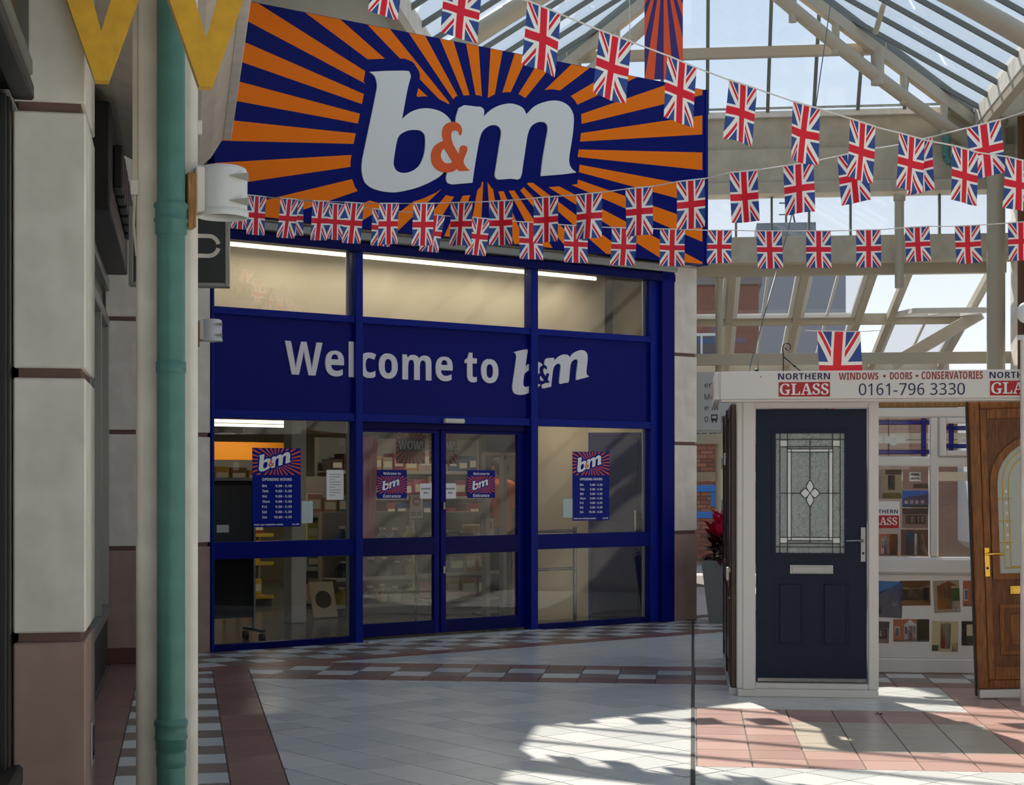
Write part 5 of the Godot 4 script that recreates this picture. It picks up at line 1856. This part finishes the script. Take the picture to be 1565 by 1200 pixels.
	picture("print of a black framed garden room, beside the brown door in the lower row", V(2.075, 0.22, zz), 0.24, 0.19, 5, 0.0)
	# prints and a card on the left pane
	zz = z - 0.0135
	picture("print of a cottage with a dark door at the display pane top left", V(1.41, 1.36, zz), 0.21, 0.23, 7, 0.0)
	picture("print of a white window at the top right of the left display pane", V(1.63, 1.43, zz), 0.195, 0.16, 9, 0.0)
	picture("print of a bungalow under deep blue sky on the display pane", V(1.625, 1.295, zz), 0.20, 0.13, 6, 0.0)
	picture("print of a bay window on the display pane under the bungalow print", V(1.625, 1.13, zz), 0.20, 0.155, 10, 0.0)
	picture("print of a blue arched door low on the display pane", V(1.615, 0.915, zz), 0.21, 0.205, 8, 0.0)
	picture("print of a brick gable low at the left of the display pane", V(1.41, 0.915, zz), 0.18, 0.17, 3, 0.0)
	var c := thing("name_card", "white and red name card of the glass firm on the left display pane", "card", "G", V(1.33, 1.13, zz))
	bpart("sheet", V(0, 0, 0), V(0.275, 0.21, 0.002), M.paper, c, 0.0)
	bpart("red_plate", V(0, 0.0, 0.002), V(0.27, 0.10, 0.003), M.red, c, 0.0)
	words(c, "GLASS", 0.02, 0.025, 0.255, 0.085, 0.003, M.ink_white, true, "lettering", 0.001, true)
	words(c, "NORTHERN", 0.01, 0.115, 0.262, 0.145, 0.002, M.ink_navy, true, "lettering", 0.001)

func brown_door() -> void:
	var o := thing("brown_door_unit", "golden oak door with an arched leaded window leaning at the right of the kiosk", "door", "G", G3(1.945, 0.02, 11.5))
	o.rotate_object_local(Vector3.BACK, deg_to_rad(1.9))
	bpart("white_plinth", V(0.01, -0.012, -0.09), V(0.95, 0.045, 0.0), M.upvc, o, 0.004)
	bpart("frame_jamb", V(0.0, 0.05, -0.07), V(0.075, 2.03, 0.0), M.oak, o, 0.008)
	bpart("frame_jamb", V(0.875, 0.05, -0.07), V(0.95, 2.03, 0.0), M.oak, o, 0.008)
	bpart("frame_head", V(0.075, 1.965, -0.07), V(0.875, 2.03, 0.0), M.oak, o, 0.008)
	bpart("frame_sill", V(0.075, 0.05, -0.07), V(0.875, 0.115, 0.0), M.oak, o, 0.008)
	bpart("edge_seal", V(-0.012, 0.0, -0.07), V(0.0, 2.03, -0.02), M.black, o)
	var lf := bpart("leaf", V(0.072, 0.112, -0.06), V(0.878, 1.968, -0.012), M.oak2, o, 0.004)
	for r in [[0.072, 0.112, 0.118, 1.968], [0.832, 0.112, 0.878, 1.968], [0.118, 1.90, 0.832, 1.968], [0.118, 0.112, 0.832, 0.20]]:
		bpart("leaf_frame", V(r[0], r[1], -0.012), V(r[2], r[3], 0.004), M.oak, lf, 0.01)
	var arch := func(g: float, bot: float) -> PackedVector2Array:
		var p := PackedVector2Array()
		p.append(Vector2(0.475 - 0.30 - g, bot))
		p.append(Vector2(0.475 + 0.30 + g, bot))
		for i in 13:
			var a := PI * i / 12.0
			p.append(Vector2(0.475 + (0.30 + g) * cos(a), 1.46 + (0.30 + g) * sin(a) * 0.95))
		return p
	var st := sb()
	slab(st, arch.call(0.05, 0.80), -0.012, 0.008, arch.call(0.0, 0.84))
	part("arch_moulding", st, M.oak, lf)
	st = sb()
	slab(st, arch.call(0.0, 0.84), -0.012, -0.002)
	part("textured_pane", st, mat(rgb(176, 186, 178), 0.25), lf)
	st = sb()
	for g in [-0.035, -0.075]:
		var p: PackedVector2Array = arch.call(g, 0.87 - g * 0.2)
		for i in p.size(): rod(st, V(p[i].x, p[i].y, 0), V(p[(i + 1) % p.size()].x, p[(i + 1) % p.size()].y, 0), 0.0035, -1, 6, false)
	for y in [1.05, 1.2, 1.35]:
		rod(st, V(0.175, y, 0), V(0.27, y, 0), 0.003, -1, 6)
		rod(st, V(0.68, y, 0), V(0.775, y, 0), 0.003, -1, 6)
	part("gilt_came", st, M.gold, lf)
	for y in [1.02, 1.10, 1.17, 1.25, 1.32, 1.40]:
		st = sb()
		ball(st, V(0.230, y, 0.0), V(0.010, 0.012, 0.006), 6)
		part("bevel_jewel", st, mat(rgb(222, 226, 222), 0.05), lf)
	bpart("panel_moulding", V(0.16, 0.28, -0.012), V(0.79, 0.63, 0.003), M.oak, lf, 0.008)
	bpart("panel_moulding", V(0.19, 0.31, 0.003), V(0.76, 0.60, 0.008), M.oak2, lf, 0.008)
	bpart("raised_panel", V(0.23, 0.35, 0.006), V(0.72, 0.56, 0.016), M.oak, lf, 0.012)
	handle(o, 0.088, 0.82, 1.02, 0.975, 0.10, M.gold, 0.026)
	var lp := bpart("letter_plate", V(0.235, 0.695, -0.012), V(0.60, 0.755, 0.003), M.gold, o, 0.006)
	bpart("flap", V(0.25, 0.702, 0.003), V(0.585, 0.742, 0.008), M.gold, lp, 0.004)

# ---------------------------------------------------------------- what lies past the far end
func beyond() -> void:
	var st := sb()
	box(st, G3(-40, -0.3, 90), G3(50, -0.02, 22.2), 0.0)
	struct("ground", st, mat(rgb(150, 146, 140), 0.8), "G")
	# brick block with rows of windows
	var o := thing("brick_building", "dark brick building outside the far end seen through the lean-to windows", "building", "G", G3(-14.5, 0, 48))
	bpart("wall", V(0, 0, -9), V(16.4, 7.2, 0), M.brick, o, 0.02)
	bpart("parapet", V(-0.1, 7.2, -9.1), V(16.5, 7.5, 0.1), mat(rgb(120, 116, 112), 0.8), o, 0.02)
	for r in 2:
		for k in 7:
			var x := 0.8 + 2.2 * k
			var y := 1.0 + 3.1 * r
			var w := bpart("window", V(x, y, 0), V(x + 1.5, y + 1.7, 0.05), M.upvc, o, 0.01)
			bpart("pane", V(x + 0.08, y + 0.08, 0.05), V(x + 0.72, y + 1.62, 0.055), mat(rgb(50, 62, 74), 0.1), w, 0.0)
			bpart("pane", V(x + 0.78, y + 0.08, 0.05), V(x + 1.42, y + 1.62, 0.055), mat(rgb(50, 62, 74), 0.1), w, 0.0)
	o = thing("plant_room", "grey rooftop plant room with an aerial on the far building", "building", "G", G3(1.0, 0, 70))
	bpart("wall", V(0, 0, -4), V(5.4, 11.2, 0), mat(rgb(140, 148, 156), 0.8), o, 0.02)
	bpart("roof_edge", V(-0.1, 11.2, -4.1), V(5.5, 11.5, 0.1), mat(rgb(110, 116, 122), 0.8), o, 0.02)
	bpart("cabin", V(1.7, 11.5, -3), V(4.2, 12.5, -0.5), mat(rgb(92, 104, 116), 0.8), o, 0.02)
	st = sb()
	rod(st, V(3.0, 12.5, -1.5), V(3.0, 15.0, -1.5), 0.05)
	rod(st, V(3.4, 12.5, -1.5), V(3.1, 14.0, -1.5), 0.04)
	for y in [13.0, 13.5, 14.0, 14.5]: rod(st, V(2.7, y, -1.5), V(3.3, y, -1.5), 0.03)
	part("aerial", st, M.dark, o)
	# bus station sign board above the way out
	var s := thing("direction_board", "grey direction board with a bus symbol hung beyond the passage by the right pier", "sign", "G", G3(-0.3, 2.13, 20.6))
	bpart("board", V(0, 0, -0.06), V(1.25, 0.73, 0), mat(rgb(176, 178, 182), 0.6), s)
	bpart("lower_edge", V(0, -0.03, -0.07), V(1.25, 0.0, 0.01), M.alu, s)
	for t in [["en P", 0.455, 0.64, 0.535], ["Mo", 0.455, 0.565, 0.385], ["e M", 0.455, 0.61, 0.25], ["o", 0.455, 0.49, 0.105]]:
		words(s, t[0], t[1] - 0.01, t[3], t[2], t[3] + 0.07, 0.0, M.ink_dark, false, "lettering", 0.002)
	words(s, "B", 0.655, 0.105, 0.70, 0.18, 0.0, M.ink_dark, false, "lettering", 0.002)
	st = sb()
	slab(st, rect(0.525, 0.12, 0.605, 0.20), 0.0, 0.003, rect(0.538, 0.15, 0.592, 0.185))
	box(st, V(0.535, 0.098, 0), V(0.552, 0.12, 0.003), 0.0)
	box(st, V(0.578, 0.098, 0), V(0.595, 0.12, 0.003), 0.0)
	part("bus_symbol", st, M.ink_dark, s)
	for x in [0.1, 1.1]:
		bpart("hanger", V(x, 0.73, -0.04), V(x + 0.02, 0.92, -0.02), M.alu, s)
	# smaller shop front across the way with blue panels
	o = thing("brick_kiosk", "small brick front outside with blue notices past the potted plant", "building", "G", G3(-0.2, 0, 30))
	bpart("wall", V(-3, 0, -0.4), V(6, 3.2, 0), M.grout, o, 0.01)
	var tones := [mat(rgb(134, 84, 68), 0.85), mat(rgb(120, 74, 62), 0.85), mat(rgb(146, 96, 78), 0.85)]
	var bm := sb()
	box(bm, V(0, 0, 0), V(0.215, 0.065, 0.012), 0.003)
	bm.generate_normals()
	var brick_mesh := bm.commit()
	var rest := sb()
	for row in 42:
		for col in 38:
			var bx := -2.9 + 0.232 * col + (0.116 if row % 2 == 1 else 0.0)
			var by := 0.01 + 0.076 * row
			if bx > 0.05 and bx < 1.25 and by > 0.4 and by < 3.1:
				put("brick", brick_mesh, tones[rng.randi() % 3], o).position = V(bx, by, 0)
			elif bx < 5.8: box(rest, V(bx, by, 0), V(bx + 0.215, by + 0.065, 0.012), 0.0)
	part("outlying_bricks", rest, tones[0], o).set_meta("kind", "stuff")
	bpart("blue_band", V(0.1, 1.30, 0), V(1.2, 1.42, 0.03), mat(rgb(40, 110, 190), 0.5), o)
	bpart("blue_band", V(0.1, 0.82, 0), V(1.2, 0.94, 0.03), mat(rgb(40, 110, 190), 0.5), o)
	bpart("blue_notice", V(0.52, 1.03, 0), V(0.95, 1.29, 0.03), mat(rgb(36, 104, 176), 0.5), o)
	bpart("name_strip", V(0.1, 2.25, 0), V(1.2, 2.42, 0.03), M.dark, o)
	words(o, "Bury Market", 0.33, 2.30, 0.62, 2.37, 0.03, M.ink_white, true, "lettering", 0.004)
	# parked bus seen through the display window
	var b := thing("bus", "white and blue bus parked outside, seen through the right display pane", "bus", "G", G3(4.6, 0, 27))
	bpart("body", V(0, 0.35, -2.4), V(7.5, 2.95, 0), mat(rgb(226, 230, 232), 0.3), b, 0.12)
	bpart("blue_stripe", V(0.1, 1.0, 0.0), V(7.4, 1.12, 0.01), mat(rgb(40, 100, 180), 0.4), b)
	bpart("blue_stripe", V(0.1, 2.6, 0.0), V(7.4, 2.78, 0.01), mat(rgb(40, 100, 180), 0.4), b)
	for k in 4: bpart("side_window", V(0.3 + 1.75 * k, 1.4, 0.0), V(1.85 + 1.75 * k, 2.45, 0.012), mat(rgb(70, 96, 96), 0.08), b)
	for x in [1.5, 5.8]:
		st = sb()
		rod(st, V(x, 0.48, -0.2), V(x, 0.48, 0.03), 0.48, 0.48, 24)
		part("wheel", st, M.black, b)
	# planter with a crimson cordyline
	var p := thing("planter", "tall tapered grey planter standing between the right pier and the kiosk", "planter", "C", at(1110, 735, 17.35) * V(1, 0, 1), -6.0)
	st = sb()
	var t0 := 0.265
	var b0 := 0.185
	var ring := func(r: float, y: float) -> Array: return [V(-r, y, -r), V(r, y, -r), V(r, y, r), V(-r, y, r)]
	var lo: Array = ring.call(b0, 0.0)
	var hi: Array = ring.call(t0, 0.665)
	var ti: Array = ring.call(t0 - 0.02, 0.665)
	var bi: Array = ring.call(t0 - 0.035, 0.60)
	for k in 4:
		var n: Vector3 = lo[k] + lo[(k + 1) % 4]
		quad(st, lo[k], lo[(k + 1) % 4], hi[(k + 1) % 4], hi[k], n)
		quad(st, hi[k], hi[(k + 1) % 4], ti[(k + 1) % 4], ti[k], Vector3.UP)
		quad(st, ti[k], ti[(k + 1) % 4], bi[(k + 1) % 4], bi[k], -n)
	quad(st, lo[0], lo[1], lo[2], lo[3], Vector3.DOWN)
	part("pot", st, mat(rgb(104, 112, 114), 0.45), p)
	bpart("soil", V(-0.225, 0.56, -0.225), V(0.225, 0.61, 0.225), mat(rgb(60, 48, 40), 0.95), p, 0.0)
	var c := thing("cordyline", "crimson leaved plant growing in the tall grey planter beside the kiosk", "plant", "C", at(1110, 735, 17.35) * V(1, 0, 1) + V(0, 0.61, 0))
	var reds := [mat(rgb(196, 28, 70), 0.45), mat(rgb(92, 20, 36), 0.45), mat(rgb(62, 18, 28), 0.5), mat(rgb(214, 40, 84), 0.45)]
	for m in reds: m.backlight = Color(0.3, 0.1, 0.12)
	for s3: Vector3 in [Vector3(-0.13, 0, 0.04), Vector3(-0.03, 0, -0.06), Vector3(-0.08, 0, 0.11), Vector3(0.06, 0, 0.02)]:
		var hgt := 0.34 + 0.16 * rng.randf()
		st = sb()
		rod(st, s3, s3 + V(0, hgt, 0), 0.013, 0.01, 8)
		part("stem", st, mat(rgb(84, 60, 46), 0.8), c)
		for k in 34:
			var a := k * 2.4 + s3.x * 9.0
			var f := k / 33.0
			var root := s3 + V(0, lerpf(0.05, hgt, f), 0)
			var out := Vector3(cos(a), lerpf(0.1, 1.5, f), sin(a)).normalized()
			var L := 0.24 + 0.08 * rng.randf()
			var sd := out.cross(Vector3.UP).normalized() * 0.036
			st = sb()
			var prev := [root - sd * 0.4, root + sd * 0.4]
			for i in range(1, 6):
				var t := i / 5.0
				var cp := root + out * L * t + V(0, -0.10 * t * t, 0)
				var w := sd * sin(PI * (0.12 + 0.88 * t)) * 1.1
				var cur := [cp - w, cp + w]
				quad(st, prev[0], prev[1], cur[1], cur[0], Vector3.UP)
				prev = cur
			part("leaf", st, reds[(0 if f > 0.75 else (3 if f > 0.6 else 1 + k % 2))], c)

# ---------------------------------------------------------------- strings of flags
var flag_mat: StandardMaterial3D
func flag_print() -> void:
	var W := 200
	var H := 300
	var im := Image.create(W, H, false, Image.FORMAT_RGB8)
	var blue := rgb(38, 74, 150)
	var red := rgb(226, 14, 48)
	var white := rgb(250, 247, 242)
	for y in H:
		for x in W:
			# across the narrow way u, along the long way v, both from the centre
			var u := (x + 0.5) / W * 2.0 - 1.0
			var v := ((y + 0.5) / H * 2.0 - 1.0) * 1.5
			var c := blue
			var n := Vector2(1.5, 1.0).normalized()
			for sg in [1.0, -1.0]:
				var d: float = n.x * u * sg - n.y * v
				if absf(d) < 0.20: c = white
			for sg in [1.0, -1.0]:
				var d: float = n.x * u * sg - n.y * v
				var along: float = v
				var low := -0.135 if (along > 0.0) == (sg > 0.0) else 0.0
				if d * (1.0 if sg > 0.0 else -1.0) > low and d * (1.0 if sg > 0.0 else -1.0) < low + 0.135 and absf(d) < 0.14: c = red
			if absf(u) < 0.33 or absf(v) < 0.33: c = white
			if absf(u) < 0.20 or absf(v) < 0.20: c = red
			im.set_pixel(x, y, c)
	flag_mat = mat(Color.WHITE, 0.55)
	flag_mat.albedo_texture = ImageTexture.create_from_image(im)
	flag_mat.cull_mode = BaseMaterial3D.CULL_DISABLED
	flag_mat.backlight = Color(0.75, 0.75, 0.75)

# a hanging flag from its upper corners; long is its drop, lean shifts the foot sideways, curl bows the cloth
func flag(label: String, a: Vector3, b: Vector3, drop: Vector3, curl: float, group: String, cat := "flag") -> void:
	var o := thing("union_flag", label, cat, "C", a, 0.0, group)
	var st := sb(true)
	var nx := 8
	var ny := 10
	var w := b - a
	var nrm := w.cross(drop).normalized()
	var ph := rng.randf() * TAU
	var f := func(i: int, j: int) -> Vector3:
		var s := float(i) / nx
		var t := float(j) / ny
		return w * s + drop * t + nrm * (curl * sin(PI * s) * t + 0.008 * sin(7.0 * s + ph) * t + 0.02 * curl * sin(9.0 * t)) + w * (0.03 * sin(2.5 * t + ph) * t)
	for i in nx:
		for j in ny:
			var q := [[i, j], [i + 1, j], [i + 1, j + 1], [i, j], [i + 1, j + 1], [i, j + 1]]
			for k in q:
				st.set_uv(Vector2(float(k[0]) / nx, float(k[1]) / ny))
				st.add_vertex(f.call(k[0], k[1]))
	st.generate_normals()
	put("cloth", st.commit(), flag_mat, o)
	var hm := sb()
	rod(hm, V(0, 0.002, 0), w + V(0, 0.002, 0), 0.0035, -1.0, 6)
	part("hem_tape", hm, M.rope, o)

func flag_row(rows: Array, long: float, lean_all: float, group: String, wording: String, da: Callable, n0 := 0) -> Array:
	var tops := []
	for i in rows.size():
		var r: Array = rows[i]
		# pixel corners of the upper edge, drop in pixels, sideways shift of the foot in pixels
		var d: float = da.call((r[0] + r[2]) / 2.0)
		var px: float = r[2] - r[0]
		var wreal := 0.2
		var flat := px * d / 2500.0
		var back := sqrt(maxf(wreal * wreal - flat * flat, 0.0)) * (1.0 if r[6] > 0 else -1.0) * 0.8
		var a := at(r[0], r[1], d - back / 2)
		var b := at(r[2], r[3], d + back / 2)
		var foot := at(r[0] + r[5], r[1] + r[4], d - back / 2)
		flag(wording % ORD[i + n0], a, b, foot - a, (rng.randf() - 0.5) * 0.06, group)
		tops.append(a)
		tops.append(b)
	return tops

func line(called: String, label: String, pts: Array, r := 0.004, m: Material = null) -> void:
	var st := sb()
	tube(st, pts, r, 6)
	lone(called, st, m if m else M.rope, label, "string", "C")

func bunting() -> void:
	flag_print()
	# near string, falling from upper left to the right edge
	var da := func(x: float) -> float: return lerpf(7.5, 9.15, (x - 560.0) / 980.0)
	var A := [[571, -64, 616, -48, 80, -6, 1], [681, -34, 737, -16, 84, -8, 1], [806, 1, 857, 22, 97, -8, 1], [916, 46, 965, 64, 96, -8, 1], [1020, 85, 1065, 104, 94, -8, 1], [1114, 122, 1157, 136, 90, -7, 1], [1212, 155, 1254, 167, 87, -5, 1], [1299, 181, 1338, 194, 88, -2, 1], [1374, 203, 1413, 214, 83, -2, 1], [1455, 222, 1494, 233, 83, 1, 1], [1537, 239, 1578, 249, 78, -5, 1]]
	var ta := flag_row(A, 0.3, 0.0, "flags on the near string", "Union flag, %s from the left on the near string falling to the right", da)
	line("bunting_string", "white bunting string falling from the top of the frame down to the right edge", [at(440, -110, 7.3)] + ta + [at(1680, 268, 9.4)])
	# string that sags across the sign and rises to the right
	var db := func(x: float) -> float: return lerpf(13.0, 9.2, (x - 380.0) / 1140.0)
	var B := [[379, 298, 407, 301, 60, -4, 1], [429, 303, 456, 305, 60, -5, 1], [478, 307, 504, 308, 60, -5, 1], [527, 309, 556, 311, 62, -5, 1], [580, 311, 610, 311, 63, -4, 1], [632, 311, 664, 311, 65, -4, 1], [689, 310, 722, 309, 66, -3, -1], [749, 308, 784, 306, 67, -2, -1], [816, 303, 853, 300, 68, -2, -1], [881, 298, 920, 294, 69, -1, -1], [956, 289, 997, 285, 73, 0, -1], [1034, 278, 1077, 273, 73, 0, -1], [1115, 264, 1158, 260, 77, 2, -1], [1197, 254, 1243, 247, 76, 2, -1], [1280, 239, 1325, 229, 76, 5, -1], [1383, 220, 1425, 209, 80, 3, -1], [1477, 196, 1529, 183, 80, 7, -1]]
	var tb := flag_row(B, 0.3, 0.0, "flags on the sagging string", "Union flag, %s from the left on the string sagging over the sign", db)
	line("bunting_string", "white bunting string that sags across the shop sign and rises to the upper right", [at(330, 288, 13.2)] + tb + [at(1640, 146, 8.8)])
	# low level string
	var dc := func(x: float) -> float: return lerpf(13.8, 12.9, (x - 360.0) / 1200.0)
	var C := [[354, 296, 382, 299, 53, -1, 1], [436, 304, 464, 307, 54, -1, 1], [499, 310, 527, 313, 55, -1, 1], [569, 319, 598, 322, 56, -2, 1], [651, 327, 680, 330, 57, -10, 1], [719, 332, 750, 335, 57, -8, 1], [794, 339, 830, 341, 57, -1, 1], [863, 344, 899, 346, 57, -2, 1], [935, 348, 973, 349, 57, -2, 1], [1009, 350, 1047, 351, 56, -2, 1], [1082, 352, 1119, 352, 51, -2, 1], [1156, 353, 1195, 353, 57, 1, 1], [1232, 353, 1270, 353, 57, 1, -1], [1308, 352, 1346, 351, 57, 2, -1], [1383, 348, 1421, 346, 53, 1, -1], [1459, 346, 1498, 344, 57, 3, -1], [1540, 341, 1580, 338, 58, 3, -1]]
	var tc := flag_row(C, 0.3, 0.0, "flags on the low string", "Union flag, %s from the left on the low, nearly level string", dc)
	line("bunting_string", "thin bunting string running low and nearly level past the bottom of the sign", [at(300, 290, 13.9)] + tc + [at(1660, 334, 12.8)])
	# large flag behind the kiosk
	flag("large Union flag hanging behind the kiosk fascia near the scroll bracket", at(1249, 506, 15.2), at(1315, 507, 15.6), at(1256, 626, 15.2) - at(1249, 506, 15.2), 0.10, "")
	line("flag_halyard", "thin line that holds the large flag behind the kiosk fascia", [at(1230, 505, 15.1), at(1249, 506, 15.2), at(1315, 507, 15.6), at(1345, 505, 15.7)], 0.004)
	# orange and purple banner in the roof
	var o := thing("hanging_banner", "tall orange and purple sunburst banner hanging behind the upper edge of the sign", "banner", "C", at(985, 122, 18.4), -4.0)
	var w := 0.43
	bpart("cloth", V(0, 0, -0.004), V(w, 2.2, 0), mat(rgb(58, 38, 118), 0.6), o, 0.0)
	var st := sb()
	var c := Vector2(w / 2, 1.35)
	for i in 40:
		var a := TAU * i / 40.0
		var b := a + TAU / 80.0
		for pc in Geometry2D.intersect_polygons(PackedVector2Array([c, c + Vector2(cos(a), sin(a)) * 4, c + Vector2(cos(b), sin(b)) * 4]), rect(0, 0, w, 2.2)):
			for r in Geometry2D.clip_polygons(pc, rect(0.06, 0.93, w - 0.06, 1.3)):
				if not Geometry2D.is_polygon_clockwise(r): fill(st, r, 0.0012, V(0, 0, 1))
	part("ray_print", st, mat(rgb(236, 88, 40), 0.6), o)
	st = sb()
	slab(st, moved(BL, w / 2 + 0.03, 1.13, 0.14, 0.0, false), 0.0012, 0.002, moved(BH, w / 2 + 0.03, 1.13, 0.14, 0.0, false))
	slab(st, moved(ML, w / 2 + 0.03, 1.13, 0.14, 0.0, false), 0.0012, 0.0024)
	part("emblem_print", st, M.logo, o)
	st = sb()
	rod(st, V(-0.02, 2.2, 0), V(w + 0.02, 2.2, 0), 0.012)
	part("pole", st, M.alu, o)

func details() -> void:
	# stay wire from the roof to the kiosk and other cables
	line("stay_wire", "dark slanting stay wire running from the glass roof down behind the kiosk fascia", [at(1273, -20, 17.0), at(1245, 175, 16.3), at(1205, 350, 15.0), at(1144, 568, 13.4)], 0.006, M.bar)
	line("drop_wire", "thin pale drop wire hanging from the glass roof beside the fourth near flag", [at(961, -60, 15.0), at(963, 70, 15.0)], 0.004, M.rope)
	# white post at the right edge of the frame
	var o := thing("white_post", "slim white post with a capped lamp head at the right edge beside the brown door", "post", "C", at(1563, 735, 10.9) * V(1, 0, 1))
	var st := sb()
	rod(st, V(0, 0, 0), V(0, 2.44, 0), 0.016, 0.016, 14)
	part("shaft", st, M.white, o)
	st = sb()
	rod(st, V(0, 2.44, 0), V(0, 2.47, 0), 0.035, 0.035, 18)
	ball(st, V(0.02, 2.62, 0), V(0.06, 0.07, 0.05), 10)
	part("lamp_head", st, M.lamp, o)
	# a fallen twig on the pink tiles
	st = sb()
	tube(st, [V(-0.02, 0.003, 0), V(0.0, 0.005, 0.004), V(0.02, 0.003, 0.0)], 0.0025, 6)
	ball(st, V(0.02, 0.005, 0), V(0.007, 0.005, 0.007), 6)
	lone("litter_scrap", st, M.dark, "tiny dark scrap lying on a pink tile in front of the blue door", "litter", "C", Vector3((1342 - 782.5) / 2500.0 * 10.5, 0.0, -10.5))
